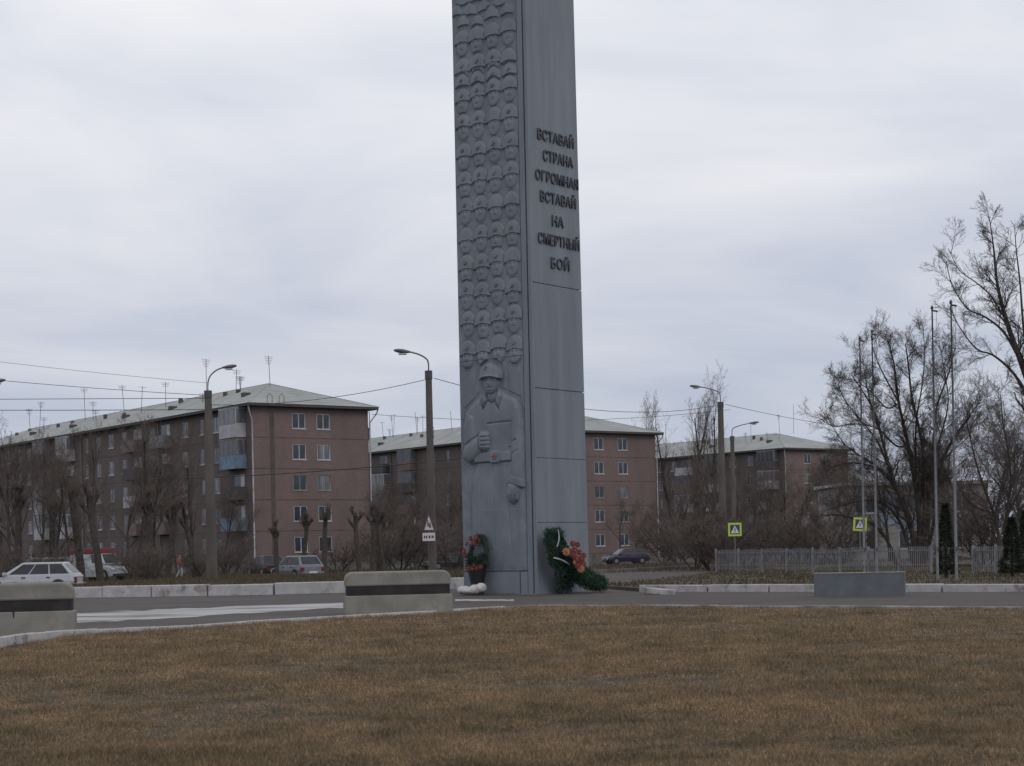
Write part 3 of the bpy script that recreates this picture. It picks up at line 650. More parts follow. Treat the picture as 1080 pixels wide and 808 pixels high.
# the shaft narrows slightly upwards across the lettered face
KT = .0034
bpy.context.view_layer.update()
for ch in list(st.children) + [g for c_ in st.children for g in c_.children]:
    me = ch.data; n_ = len(me.vertices); co = np.empty(n_ * 3); me.vertices.foreach_get('co', co); co = co.reshape(-1, 3)
    if ch.name.startswith('inscription_line'):
        z_ = ch.matrix_local.translation.z; co[:, 0] *= 1 - KT * z_; me.vertices.foreach_set('co', co.reshape(-1))
        off = ch.matrix_local.translation.dot(dr); m_ = ch.matrix_local.copy(); m_.translation -= dr * (off * KT * z_); ch.matrix_local = m_
    else:
        bb_ = co @ np.array(dr); co -= np.outer(np.clip(bb_, 0, None) * KT * np.clip(co[:, 2], 0, None), np.array(dr)); me.vertices.foreach_set('co', co.reshape(-1))
    me.update()

# ------------------------------------------------------------------ concrete blocks
def rounded_block(loc, rz, L, D, label):
    t = thing('concrete_block', label, 'concrete block', loc, rz, 'banded concrete blocks by the lawn')
    MB().box(-L / 2, L / 2, 0, D, -.03, .50).build('base', 'conc', t, bevel=.02)
    MB().box(-L / 2 + .035, L / 2 - .06, .035, D - .035, .50, .73).build('painted_band', 'band', t, bevel=.008)
    # cap with rounded ends
    b = MB(); n = 8; r = .21; z0, z1 = .73, 1.10; pts = [(-L / 2, z0), (L / 2 - .03, z0)]
    for k in range(n + 1): a = pi / 2 * k / n; pts.append((L / 2 - .03 - r + r * cos(a), z1 - r + r * sin(a)))
    for k in range(n + 1): a = pi / 2 + pi / 2 * k / n; pts.append((-L / 2 + r + r * cos(a), z1 - r + r * sin(a)))
    T = Matrix(((1, 0, 0, 0), (0, 0, -1, D), (0, 1, 0, 0), (0, 0, 0, 1)))
    b.prism(pts, 0, D, T); b.build('cap', 'conc', t, fixn=True, bevel=.05, seg=3)
    return t
p1, p2 = G(362.5, 651), G(477, 646.5)
rz = math.atan2(p2.y - p1.y, p2.x - p1.x); rz = R(9)
rounded_block(((p1.x + p2.x) / 2, (p1.y + p2.y) / 2 + .3, 0), rz, 2.72, .55, 'whole concrete block with a black band and rounded cap, left of the stele')
q = G(79, 669); 
lb = rounded_block((q.x - 1.36 * cos(R(9)), q.y - 1.36 * sin(R(9)), 0), R(9), 2.72, .55, 'concrete block with a black band, cut off by the left edge of the photo')
b = MB()
for x_, l_ in ((-.30, .15), (.12, .13)): b.prism([(x_ - .022, .499), (x_ + .022, .499), (x_ + .012, .499 - l_), (x_ - .01, .499 - l_)], -.002, .0, Matrix(((1, 0, 0, 0), (0, 0, 1, 0), (0, 1, 0, 0), (0, 0, 0, 1))))
b.build('paint_drips', 'band', lb, fixn=True)
ga, gb = G(858.5, 629.5), G(955.5, 631)
grz = R(-16)
t = thing('painted_block', 'low plain blue-grey rectangular concrete block in front of the right kerb', 'concrete block', (ga.x, ga.y, 0), grz)
gl = 2.62
MB().box(0, gl, 0, .55, -.03, .665).build('body', 'greyblock', t, bevel=.015)
MB().box(-.012, gl + .012, -.012, .562, .665, .70).build('top_slab', 'conc', t, bevel=.008)

# ------------------------------------------------------------------ wreaths
def needle_cloud(mb, pts, rad, n, ln, rng, w=.012):
    for _ in range(n):
        p = Vector(rng.choice(pts)) if not isinstance(pts, tuple) else pts
        r_ = rad if not callable(rad) else rad(p)
        th = rng.uniform(0, 2 * pi); ph = math.acos(rng.uniform(-1, 1)); d = Vector((sin(ph) * cos(th), sin(ph) * sin(th), cos(ph)))
        q = p + d * r_ * rng.uniform(.3, 1); e_ = (d + Vector((rng.uniform(-.6, .6), rng.uniform(-.6, .6), rng.uniform(-.6, .6)))).normalized() * ln * rng.uniform(.6, 1.3)
        s = e_.cross(Vector((rng.uniform(-1, 1), rng.uniform(-1, 1), rng.uniform(-1, 1)))).normalized() * w
        mb.poly([q - s, q + s, q + e_])
def flower(parent, p, nrm, r, m, rng):
    b = MB(); nrm = Vector(nrm).normalized(); a = nrm.cross(Vector((.1, .2, 1))).normalized(); c = nrm.cross(a)
    for ring, (rr, up, k) in enumerate(((r, .15, 9), (r * .75, .35, 7), (r * .45, .6, 5))):
        for i in range(k):
            t0 = 2 * pi * i / k + ring * .4; d = a * cos(t0) + c * sin(t0); s = nrm.cross(d)
            b.poly([p + nrm * up * r * .4, p + d * rr * .6 + s * rr * .32 + nrm * up * r * .6, p + d * rr + nrm * up * r * .5, p + d * rr * .6 - s * rr * .32 + nrm * up * r * .6])
    o = b.build('flower', m, parent)
    h = MB(); h.tube([p + nrm * r * .15, p + nrm * r * .42], [r * .2, r * .12], 6); h.build('flower_heart', 'fl_heart', o)
    return o
rng = random.Random(11)
# left wreath, on its stand against the relief face
w0 = SC + dl * 2.36 + nl * .42; w0.z = .035
t = thing('wreath_stand', 'oval funeral wreath with red flowers on a black stand in front of the soldier relief', 'wreath', w0)
xa = -dl; yb = nl
def wl(u, z, out_=0): return xa * u + Vector((0, 0, z)) + yb * out_
b = MB(); ring = []
for k in range(40):
    a = 2 * pi * k / 40; ring.append(wl(.36 * cos(a) * (1 - .15 * sin(a)), 1.42 + .60 * sin(a), -.1 - .1 * sin(a)))
b.tube(ring + [ring[0]], .07, 6); needle_cloud(b, ring, .12, 1500, .09, rng); 
b.build('wreath_ring', 'pine_dark', t)
b = MB(); mass = [wl(rng.uniform(-.45, .40), rng.uniform(.95, 1.36), rng.uniform(-.1, .05)) for _ in range(90)]; needle_cloud(b, mass, .11, 1700, .12, rng); b.build('greenery', 'pine', t)
b = MB(); b.tube([wl(0, 0, 0), wl(0, .08, 0)], [.26, .2], 10); b.tube([wl(0, .08), wl(0, .85)], [.18, .34], 10); b.build('stand', 'ribbon_dark', t)
for (u_, z_, m_, r_) in ((-.18, 1.96, 'fl_red', .12), (.10, 1.98, 'fl_red', .12), (-.03, 1.82, 'fl_red', .13), (-.50, 1.52, 'fl_red', .13), (.22, 1.9, 'fl_red', .1), (-.36, 1.78, 'fl_red', .1), (-.46, 1.38, 'fl_red', .1),
                         (-.32, .93, 'fl_red', .13), (-.12, .9, 'fl_red', .13), (.08, .92, 'fl_red', .13), (.26, .96, 'fl_red', .11), (-.05, 1.02, 'fl_red', .1)):
    flower(t, wl(u_, z_, .1), yb + Vector((rng.uniform(-.3, .3), rng.uniform(-.3, .3), .2)), r_, m_, rng)
# white sack at its foot: two drooping lobes
def lumps(name, blobs, m, parent=None):
    bm = bmesh.new()
    for (c_, r_) in blobs:
        T = Matrix.Translation(c_) @ Matrix.Diagonal((*r_, 1)); bmesh.ops.create_icosphere(bm, subdivisions=3, radius=1, matrix=T)
    me = bpy.data.meshes.new(name); bm.to_mesh(me); bm.free(); me.materials.append(M[m]); me.polygons.foreach_set('use_smooth', [True] * len(me.polygons))
    o = bpy.data.objects.new(name, me); C.objects.link(o); o.parent = parent
    rm = o.modifiers.new('r', 'REMESH'); rm.mode = 'VOXEL'; rm.voxel_size = .03; rm.use_smooth_shade = True
    tx = bpy.data.textures.new('crease', 'CLOUDS'); tx.noise_scale = .18; dm = o.modifiers.new('d', 'DISPLACE'); dm.texture = tx; dm.strength = .07; dm.mid_level = .5
    return o
sk = lumps('sandbag', [(wl(-.32, .15, .34), (.26, .2, .15)), (wl(-.1, .12, .38), (.25, .2, .12)), (wl(.2, .17, .36), (.24, .2, .17)), (wl(.42, .24, .32), (.2, .16, .17)), (wl(.05, .12, .42), (.3, .2, .11))], 'bag')
sk.location = w0; tag(sk, 'crumpled white sack weighing down the foot of the left wreath', 'sack')
# right wreath leaning on the lettered face
w1 = SC + dr * .62 + nr * .42; w1.z = .02
t = thing('leaning_wreath', 'dark green fir wreath with white ribbons leaning on the lettered face of the stele', 'wreath', w1)
def wr(u, z, out_=0): return dr * u + Vector((0, 0, z)) + nr * out_
b = MB(); pts = []
for k in range(220):
    v_ = rng.random(); z_ = .78 + 1.42 * v_; wd = .60 * math.sqrt(max(.05, 1 - ((v_ - .5) / .56) ** 2)); pts.append(wr(rng.uniform(-wd, wd) - .30 + .25 * (1 - v_) , z_, .25 - .2 * v_ + rng.uniform(-.06, .06)))
needle_cloud(b, pts, .13, 6500, .11, rng, .012)
b.build('fir_cushion', 'pine', t)
b = MB(); pts = [wr(rng.uniform(-.15, .75), rng.uniform(.05, .8), rng.uniform(-.1, .15)) for _ in range(80)]; needle_cloud(b, pts, .12, 2200, .1, rng); b.build('back_greenery', 'pine_dark', t)
def rib(parent, a, c, bend, w_, m='ribbon'):
    b = MB(); a, c, bend = Vector(a), Vector(c), Vector(bend); n = 10; side = Vector((0, 0, 1)).cross((c - a).normalized()); side = (c - a).normalized().cross(nr).normalized() * w_ / 2; pr = None
    for k in range(n + 1):
        s = k / n; p = a * (1 - s) ** 2 + bend * 2 * s * (1 - s) + c * s * s
        if pr is not None: b.hexa([pr - side, p - side, p + side, pr + side, pr - side + nr * .006, p - side + nr * .006, p + side + nr * .006, pr + side + nr * .006])
        pr = p
    return b.build('ribbon', m, parent, fixn=True)
rib(t, wr(-.20, 2.22, .18), wr(-.50, 1.62, .34), wr(-.30, 1.9, .36), .06)
rib(t, wr(-.75, 1.25, .38), wr(.25, .88, .46), wr(-.3, 1.2, .5), .05)
rib(t, wr(.12, 1.95, .2), wr(.38, 1.5, .3), wr(.28, 1.75, .26), .04)
# fallen spray in front
w2 = w1 + Vector((0, 0, 0))
t = thing('fallen_wreath', 'long green wreath slumped to the right with red and orange flowers', 'wreath', w1)
b = MB(); pts = []
path = catmull([wr(-.1, 1.45, .3), wr(.15, 1.15, .36), wr(.42, .85, .42), wr(.8, .56, .5), wr(1.2, .38, .6), wr(1.62, .30, .68)], 12)
for i, p in enumerate(path):
    s = i / len(path); pts.append((p, .16 + .20 * math.sin(pi * min(.80, s * .8 + .05))))
for p, r_ in pts: needle_cloud(b, [p], r_, 190, .11, rng, .012)
b.build('fir_spray', 'pine', t)
b = MB(); b.tube([p for p, _ in pts], [r_ * .75 for _, r_ in pts], 8); b.build('frame', 'pine_dark', t)
for (x_, y_, o_, m_, r_) in ((596.5, 586, .62, 'fl_orange', .16), (611, 603.5, .86, 'fl_orange', .16), (603.5, 578, .5, 'fl_red', .13), (608.5, 579, .5, 'fl_red', .12), (605, 585, .6, 'fl_red', .15), (610, 587, .62, 'fl_red', .13), (606, 593, .75, 'fl_red', .15), (612, 594, .74, 'fl_red', .15), (608, 600, .82, 'fl_red', .13), (614, 599, .78, 'fl_red', .12), (602, 589, .66, 'fl_red', .11), (604.5, 597, .8, 'fl_orange', .07), (615, 590, .6, 'fl_red', .11)):
    flower(t, wr((x_ - 588 - 23.5 * o_) / 18, (629 - y_) / 29.8, o_), nr + nl * .5 + Vector((rng.uniform(-.3, .3), rng.uniform(-.3, .3), .15)), r_, m_, rng)
b = MB()
for p, q_ in (((.1, 1.3, .4), (.5, .9, .5)),): b.tube([wr(*p), wr(*q_)], .02, 5)
b.build('flower_wire', 'pine_dark', t)

# ------------------------------------------------------------------ street lamps, flagpoles, signs, wires
def lamp(px, Y, h0, ytop, head_px, head_py, label, r0=.19, r1=.11, cat='street lamp', name='street_lamp'):
    p = P(px, Y, h0); top = A(px, ytop, Y).z
    t = thing(name, label, cat, (p.x, p.y, h0 - .02), 0, 'concrete street lamps')
    Hh = top - h0
    MB().tube([(0, 0, 0), (0, 0, Hh)], [r0, r1], 12).build('pole', 'conpole', t, smooth=False)
    hp = A(head_px, head_py, Y); hx, hz = hp.x - p.x, hp.z - h0; sgn = 1 if hx > 0 else -1; ex = hx - sgn * .66
    arm = catmull([(0, 0, Hh - .3), (0, 0, Hh + .35), (sgn * .12, 0, Hh + (hz - Hh) * .55 + .1), (ex * .55, 0, Hh + (hz - Hh) * .88), (ex, 0, hz)], 5)
    MB().tube(arm, .035, 6).build('arm', 'steel', t, smooth=True)
    b = MB(); b.tube([(0, 0, Hh - .35), (0, 0, Hh + .02)], [r1 + .03, r1 + .03], 10); b.build('clamp', 'darksteel', t)
    # luminaire: flattened tapering shell
    L_ = .75; d = Vector((sgn, 0, .12 if hz > Hh else -.05)).normalized(); up = Vector((0, 0, 1)); sd_ = Vector((0, 1, 0)); c0 = Vector((ex, 0, hz)) - d * .05
    bm = MB(); rings = []
    for k, (s, wv, hv) in enumerate(((0, .05, .04), (.2, .09, .07), (.45, .15, .1), (.75, .16, .09), (.95, .11, .05), (1.0, .05, .02))):
        c_ = c0 + d * L_ * s; kk = len(bm.v)
        for j in range(10):
            a = 2 * pi * j / 10; q_ = c_ + sd_ * wv * cos(a) + up * hv * sin(a); bm.v.append(tuple(q_))
        if k:
            for j in range(10): bm.f.append((kk - 10 + j, kk - 10 + (j + 1) % 10, kk + (j + 1) % 10, kk + j))
    bm.f.append(tuple(range(10))); bm.f.append(tuple(range(50, 60)))
    lh = bm.build('lamp_head', 'steel', t, smooth=True, fixn=True)
    g = MB(); g.box(c0.x + sgn * .35 - .18, c0.x + sgn * .35 + .18, -.09, .09, c0.z - .12, c0.z - .05); g.build('lens', 'headlight', lh, bevel=.02)
    return t
lamp(223.5, 86, .41, 412, 249, 387, 'concrete street lamp in front of the left apartment block, lamp head to the right', .30, .17)
lamp(456.5, 75.5, .41, 391, 416, 371, 'concrete street lamp left of the stele, with warning sign and arm to the left', .19, .14)
lamp(763.5, 114, -.02, 424, 728, 408, 'concrete street lamp right of the stele, arm reaching left', .27, .19)
lamp(775, 135, -.02, 460, 800, 446, 'farthest concrete street lamp, its top low before the right roof', .24, .16)
lamp(-34, 82, .0, 430, 5, 402, 'street lamp past the left edge, only its lamp head in view', .24, .16)

def flagpole(px, Y, h0, ytop, label):
    p = P(px, Y, h0); Hh = A(px, ytop, Y).z - h0
    t = thing('flagpole', label, 'flagpole', (p.x, p.y, h0 - .02), 0, 'bare steel flagpoles')
    MB().tube([(0, 0, 0), (0, 0, Hh * .5), (0, 0, Hh)], [.05, .04, .026], 10).build('pole', 'steel', t, smooth=True)
    MB().tube([(0, 0, 0), (0, 0, .04)], [.16, .16], 10).build('base_plate', 'darksteel', t)
    b = MB(); b.tube([(0, 0, Hh - .02), (0, 0, Hh + .05), (0, 0, Hh + .12)], [.05, .06, .02], 8); b.build('finial', 'darksteel', t)
    b = MB(); b.tube([(0, 0, Hh - .06), (.2, 0, Hh - .1)], [.03, .035], 6); b.build('pulley', 'darksteel', t)
    b = MB(); b.tube([(.06, 0, 1.2), (.07, 0, Hh * .6), (.16, 0, Hh - .1)], .006, 4); b.build('halyard', 'steel', t)
    b = MB(); b.box(-.03, .03, -.12, -.05, 1.1, 1.25); b.build('cleat', 'darksteel', t)
flagpole(912, 69, .12, 357, 'leftmost of four bare flagpoles behind the grey block')
flagpole(925, 69, .12, 350, 'second from the left of four bare flagpoles, close beside the leftmost')
flagpole(989, 62, .12, 325, 'third from the left of four bare flagpoles, beside the dark conifer')
flagpole(1009, 60, .12, 319, 'rightmost and tallest-looking of four bare flagpoles, right of the conifer')

# signs
def sign_frame(p, rz=0):
    return Matrix.Translation(p) @ Matrix.Rotation(rz, 4, 'Z')
def crossing_sign(px, py, Y, size, label, tilt=0, rz=0):
    c = A(px, py, Y); g = P(px, Y, 0)
    t = thing('crossing_sign', label, 'road sign', (c.x, c.y, 0), rz, 'pedestrian crossing signs')
    s = size / 2; z = c.z; TT = Matrix.Translation((0, 0, z)) @ Matrix.Rotation(tilt, 4, 'Y')
    MB().tube([(0, .04, -.03), (0, .04, z + s * .8)], .035, 8).build('post', 'steel', t)
    pl = MB().box(-s, s, -.02, 0, -s, s, TT).build('border_plate', 'sign_lime', t)
    MB().box(-s * .72, s * .72, -.03, -.021, -s * .72, s * .72, TT).build('blue_panel', 'sign_blue', t)
    TX = TT @ Matrix(((1, 0, 0, 0), (0, 0, 1, 0), (0, 1, 0, 0), (0, 0, 0, 1)))
    tr = MB(); tr.prism([(-s * .62, -s * .56), (s * .62, -s * .56), (0, s * .62)], -.036, -.031, TX); tri = tr.build('white_triangle', 'sign_white', t, fixn=True)
    f = MB(); hz_ = -.042
    f.prism([(s * .07 * cos(a * pi / 4), s * .22 + s * .07 * sin(a * pi / 4)) for a in range(8)], hz_, -.037, TX)
    for poly in ([(-.05, .12), (.06, .12), (.05, -.12), (-.05, -.12)], [(-.05, -.11), (.01, -.11), (-.12, -.42), (-.18, -.42)], [(0, -.11), (.05, -.11), (.17, -.42), (.11, -.42)], [(-.05, .1), (-.04, .02), (-.16, -.08), (-.18, -.03)], [(.05, .1), (.05, .02), (.16, -.07), (.18, -.02)]):
        f.prism([(x * s, y * s) for x, y in poly], hz_, -.037, TX)
    f.build('walking_figure', 'sign_black', tri, fixn=True)
crossing_sign(775, 558.5, 95, .74, 'yellow-bordered pedestrian crossing sign above the left end of the fence')
crossing_sign(907, 553, 92, .72, 'yellow-bordered pedestrian crossing sign partly behind the branch of the big tree', R(4))
# warning sign fixed to the second lamp pole: still a thing
c = A(452.5, 551, 75.1); Y = 75.1
t = thing('warning_sign', 'white triangular warning sign with a plate below, on the lamp post left of the stele', 'road sign', (c.x, c.y - .0, 0), R(6))
z = c.z; T0 = Matrix.Translation((0, 0, z)) @ Matrix(((1, 0, 0, 0), (0, 0, 1, 0), (0, 1, 0, 0), (0, 0, 0, 1)))
b = MB(); b.prism([(-.26, -.36), (.22, -.36), (-.02, .36)], -.22, -.20, T0); b.build('triangle', 'sign_red', t, fixn=True)
b = MB(); b.prism([(-.215, -.33), (.175, -.33), (-.02, .27)], -.226, -.221, T0); tri = b.build('triangle_face', 'sign_white', t, fixn=True)
b = MB()
for k, (x, y) in enumerate(((-.06, .03), (.03, -.04))):
    b.prism([(x + .025 * cos(a * pi / 4), y + .03 + .025 * sin(a * pi / 4)) for a in range(8)], -.232, -.227, T0)
    b.prism([(x - .02, y), (x + .02, y), (x + .05, y - .22), (x + .015, y - .22), (x, y - .1), (x - .02, y - .22), (x - .05, y - .22)], -.232, -.227, T0)
b.build('running_figures', 'sign_black', tri, fixn=True)
b = MB().box(-.31, .24, -.22, -.20, -.82, -.46, Matrix.Translation((0, 0, z))); pl = b.build('plate', 'sign_white', t)
b = MB(); 
for x0, x1 in ((-.25, -.20), (-.17, -.12), (-.09, -.07), (-.03, .03), (.06, .08), (.11, .18)): b.box(x0, x1, -.226, -.221, -.70, -.58, Matrix.Translation((0, 0, z)))
b.build('plate_marks', 'sign_black', pl)
b = MB().box(-.05, .25, -.2, -.16, .0, .06, Matrix.Translation((0, 0, z))); b.build('bracket', 'steel', t)

def wire(a, c, sag, label, r=.014, group='overhead wires'):
    a, c = Vector(a), Vector(c); pts = []
    for k in range(17):
        s = k / 16; p = a.lerp(c, s); p.z -= 4 * sag * s * (1 - s); pts.append(p)
    tag(MB().tube(pts, r, 4).build('overhead_wire', 'wire'), label, 'wire', group)
L1 = 86.0
wire(A(-80, 421.5, L1), A(219, 420, L1), .0, 'upper level wire from the left edge to the first lamp post', .016)
wire(A(-80, 432.5, L1), A(219, 432, L1), .02, 'lower level wire from the left edge to the first lamp post', .018)
wire(A(-120, 389, L1), A(219, 417, L1), .12, 'slanting wire from the left edge to just below the first lamp arm', .014)
wire(A(-120, 366, L1), A(220, 404, L1), .12, 'highest thin wire at the left, above the roof antennas', .009)
wire(A(222, 427, L1), A(455, 399, 75.5), .35, 'wire sagging from the first to the second lamp post', .015)
wire(A(458, 399, 75.5), A(762, 426.5, 114), .95, 'wire passing behind the stele between second and third lamp posts', .015)
wire(A(765, 426.5, 114), A(905, 452, 150), .15, 'wire running right from the third lamp post to the trees', .016)
wire(A(150, 505, 120), A(500, 482, 90), .25, 'dark low cable crossing in front of the left block gable', .03)
wire(A(392, 437, 110), A(770, 432, 125), .6, 'thin far wire from the corner of the left block behind the stele', .014)
wire(A(455, 399.5, 75.5), A(222, 474, 86), .8, 'thin wire dropping from the second post', .008) if False else None

# ------------------------------------------------------------------ fence
def fence(x0, Y0, x1, Y1, n, label, seed):
    p0, p1 = P(x0, Y0, .12), P(x1, Y1, .12); d = (p1 - p0); L = d.length; rz = math.atan2(d.y, d.x)
    t = thing('picket_fence', label, 'fence', p0, rz, 'picket fences behind the flagpoles'); rng = random.Random(seed)
    step = L / n
    for k in range(n + 1): MB().box(k * step - .05, k * step + .05, -.04, .04, -.05, 1.24 + rng.uniform(-.02, .02)).build('post', 'fence', t)
    for k in range(n):
        b = MB(); x = k * step + .08; dz = rng.uniform(-.03, .03)
        while x < (k + 1) * step - .06:
            h_ = 1.16 + dz + .04 * sin(pi * (x - k * step) / step) + rng.uniform(-.01, .01)
            b.box(x, x + .032, .0, .02, .14 + dz, h_); x += .135
        pn = b.build('picket_panel', 'fence', t)
        b = MB(); b.box(k * step + .05, (k + 1) * step - .05, .021, .055, .36 + dz, .41 + dz); b.box(k * step + .05, (k + 1) * step - .05, .021, .055, 1.0 + dz, 1.05 + dz); b.build('rail', 'fence', pn)
    return t
fence(755.5, 91, 982, 74.5, 8, 'long pale grey picket fence left of the conifer', 2)
fence(1026.5, 72.5, 1130, 66, 4, 'short pale grey picket fence at the right edge', 3)

# ------------------------------------------------------------------ apartment blocks
FLH = 2.8; EAVE = 14.6
def wall_holes(mb, o, ud, nd, W, Hh, holes, dep=.14):
    """wall with real openings; o origin, ud along, nd outward normal"""
    o, ud, nd = Vector(o), Vector(ud), Vector(nd); up = Vector((0, 0, 1))
    xs = sorted({0, W} | {round(h[0], 4) for h in holes} | {round(h[1], 4) for h in holes}); zs = sorted({0, Hh} | {round(h[2], 4) for h in holes} | {round(h[3], 4) for h in holes})
    for i in range(len(xs) - 1):
        for j in range(len(zs) - 1):
            cx, cz = (xs[i] + xs[i + 1]) / 2, (zs[j] + zs[j + 1]) / 2
            if any(h[0] < cx < h[1] and h[2] < cz < h[3] for h in holes): continue
            mb.quad(o + ud * xs[i] + up * zs[j], o + ud * xs[i + 1] + up * zs[j], o + ud * xs[i + 1] + up * zs[j + 1], o + ud * xs[i] + up * zs[j + 1])
    for (a, b_, c, d) in holes:
        p = [o + ud * a + up * c, o + ud * b_ + up * c, o + ud * b_ + up * d, o + ud * a + up * d]; q_ = [x - nd * dep for x in p]
        for k in range(4): mb.quad(p[k], p[(k + 1) % 4], q_[(k + 1) % 4], q_[k])
win_cache = {}
def window(parent, o, ud, nd, w_, h_, style, divs):
    """recessed window: frame mesh + pane child; local x along wall, z up, -y outward"""
    key = (round(w_, 2), round(h_, 2), style, divs)
    T = Matrix(((ud[0], -nd[0], 0, o[0]), (ud[1], -nd[1], 0, o[1]), (0, 0, 1, o[2]), (0, 0, 0, 1)))
    if key not in win_cache:
        f = MB(); t_ = .085
        f.box(0, w_, .04, .10, 0, t_); f.box(0, w_, .04, .10, h_ - t_, h_); f.box(0, t_, .04, .10, t_, h_ - t_); f.box(w_ - t_, w_, .04, .10, t_, h_ - t_)
        for k in range(1, divs): x = w_ * k / divs; f.box(x - .045, x + .045, .04, .10, t_, h_ - t_)
        f.box(-.06, w_ + .06, -.06, .05, -.06, -.002)
        fo = f.build('window', 'white_frame' if style[0] == 'w' else 'old_frame', parent); fo.matrix_local = T
        g = MB().box(t_, w_ - t_, .065, .075, t_, h_ - t_); go = g.build('pane', 'curtain' if style[1] == 'c' else 'pane', fo)
        win_cache[key] = (fo.data, go.data)
    else:
        a, b_ = win_cache[key]; fo = bpy.data.objects.new('window', a); C.objects.link(fo); fo.parent = parent; fo.matrix_local = T
        go = bpy.data.objects.new('pane', b_); C.objects.link(go); go.parent = fo
BROT = R(36.3)
def block(origin, Lf, Lg, label, facade_cols, bal_cols, gable_cols, seed, bstyles=None, name='apartment_block'):
    rng = random.Random(seed)
    t = thing(name, label, 'apartment block', (origin.x, origin.y, 0), BROT)
    holes = []; wins = []
    for (y, w_) in facade_cols:
        for fl in range(5):
            z0 = .95 + fl * FLH + .75; holes.append((y, y + w_, z0, z0 + 1.42)); wins.append((y, w_, z0, fl))
    wb = MB()
    # facade faces local -X; runs along +Y
    wall_holes(wb, (0, Lf, 0), (0, -1, 0), (-1, 0, 0), Lf, EAVE + .3, [(Lf - y - w_, Lf - y, a, b_) for (y, w_, a, _), b_ in zip(wins, [h[3] for h in holes])])
    for (y, w_, z0, fl) in wins:
        st_ = rng.choice(['wp', 'wc', 'op', 'wp', 'oc', 'wc']); window(t, (0, y + w_, z0), (0, -1, 0), (-1, 0, 0), w_, 1.42, st_, 2 if w_ > 1 else 1)
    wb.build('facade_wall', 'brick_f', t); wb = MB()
    gh = []; gw = []
    for (x, w_) in gable_cols:
        for fl in range(5): z0 = .95 + fl * FLH + .75; gh.append((x, x + w_, z0, z0 + 1.42)); gw.append((x, w_, z0, fl))
    wall_holes(wb, (0, 0, 0), (1, 0, 0), (0, -1, 0), Lg, EAVE + .3, gh)
    for k, (x, w_, z0, fl) in enumerate(gw): window(t, (x, 0, z0), (1, 0, 0), (0, -1, 0), w_, 1.42, ('oc' if (fl == 2 and k > 4) else 'op') if fl == 2 else rng.choice(['wp', 'wc', 'wp']), 2)
    wb.quad((Lg, 0, 0), (Lg, Lf, 0), (Lg, Lf, EAVE + .3), (Lg, 0, EAVE + .3)); wb.quad((Lg, Lf, 0), (0, Lf, 0), (0, Lf, EAVE + .3), (Lg, Lf, EAVE + .3))
    wb.quad((0, 0, EAVE + .3), (Lg, 0, EAVE + .3), (Lg, Lf, EAVE + .3), (0, Lf, EAVE + .3))
    wb.quad((.3, .3, .2), (Lg - .3, .3, .2), (Lg - .3, .3, EAVE), (.3, .3, EAVE)); wb.quad((.3, .3, .2), (.3, Lf - .3, .2), (.3, Lf - .3, EAVE), (.3, .3, EAVE))
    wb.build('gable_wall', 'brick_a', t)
    MB().box(-.06, Lg + .06, -.06, Lf + .06, -.1, .75).build('plinth', 'kerbgrey', t)
    # roof
    ov = .75; E = EAVE + .3; RZ = EAVE + 3.0; hs = 8.0
    b = MB(); a0 = (-ov, -ov, E); a1 = (Lg + ov, -ov, E); a2 = (Lg + ov, Lf + ov, E); a3 = (-ov, Lf + ov, E); r0_ = (Lg / 2, hs, RZ); r1_ = (Lg / 2, Lf - hs, RZ); up = .16
    def U_(p): return (p[0], p[1], p[2] + up)
    b.poly([U_(a0), U_(a1), U_(r0_)]); b.poly([U_(a1), U_(a2), U_(r1_), U_(r0_)]); b.poly([U_(a2), U_(a3), U_(r1_)]); b.poly([U_(a3), U_(a0), U_(r0_), U_(r1_)])
    roof = b.build('roof', 'slate', t)
    b = MB(); b.box(-ov + .02, Lg + ov - .02, -ov + .02, Lf + ov - .02, E - .08, E + .13); b.build('eave_board', 'eave', roof)
    b = MB()   # sheet overlaps
    for k in range(1, 8):
        s = k / 8; p = Vector(a0).lerp(Vector(r0_), s); q_ = Vector(a3).lerp(Vector(r1_), s); b.tube([p + Vector((0, 0, up)), q_ + Vector((0, 0, up))], .02, 4)
        q2 = Vector(a1).lerp(Vector(r0_), s); b.tube([p + Vector((0, 0, up)), q2 + Vector((0, 0, up))], .02, 4)
    for p, q_ in ((a0, r0_), (a1, r0_), (r0_, r1_)): b.tube([U_(p), U_(q_)], .07, 5)
    b.build('roof_laps', 'slate', roof)
    # dormer vents and stacks on the facade slope
    for k in range(int(Lf / 13)):
        y = 6 + k * 13 + rng.uniform(-2, 2); s = .45; x = -ov + (Lg / 2 + ov) * s; z = E + up + (RZ - E) * s
        d = MB(); d.box(x - .35, x + .35, y, y + .6, z - .3, z + .28); dv = d.build('dormer', 'eave', roof)
        d = MB(); d.hexa([(x - .65, y - .1, z + .45), (x + .6, y - .1, z + .45), (x + .6, y + 1.0, z + .45), (x - .65, y + 1.0, z + .45), (x - .65, y + .4, z + .85), (x + .6, y + .4, z + .85), (x + .6, y + .5, z + .85), (x - .65, y + .5, z + .85)]); d.build('dormer_roof', 'slate', dv) if False else None
        for q_ in range(2):
            y2 = y + rng.uniform(3, 9); s2 = rng.uniform(.6, .85); x2 = -ov + (Lg / 2 + ov) * s2; z2 = E + up + (RZ - E) * s2
            MB().box(x2 - .16, x2 + .16, y2, y2 + .32, z2 - .3, z2 + rng.uniform(.25, .55)).build('vent_stack', 'conpole', roof)
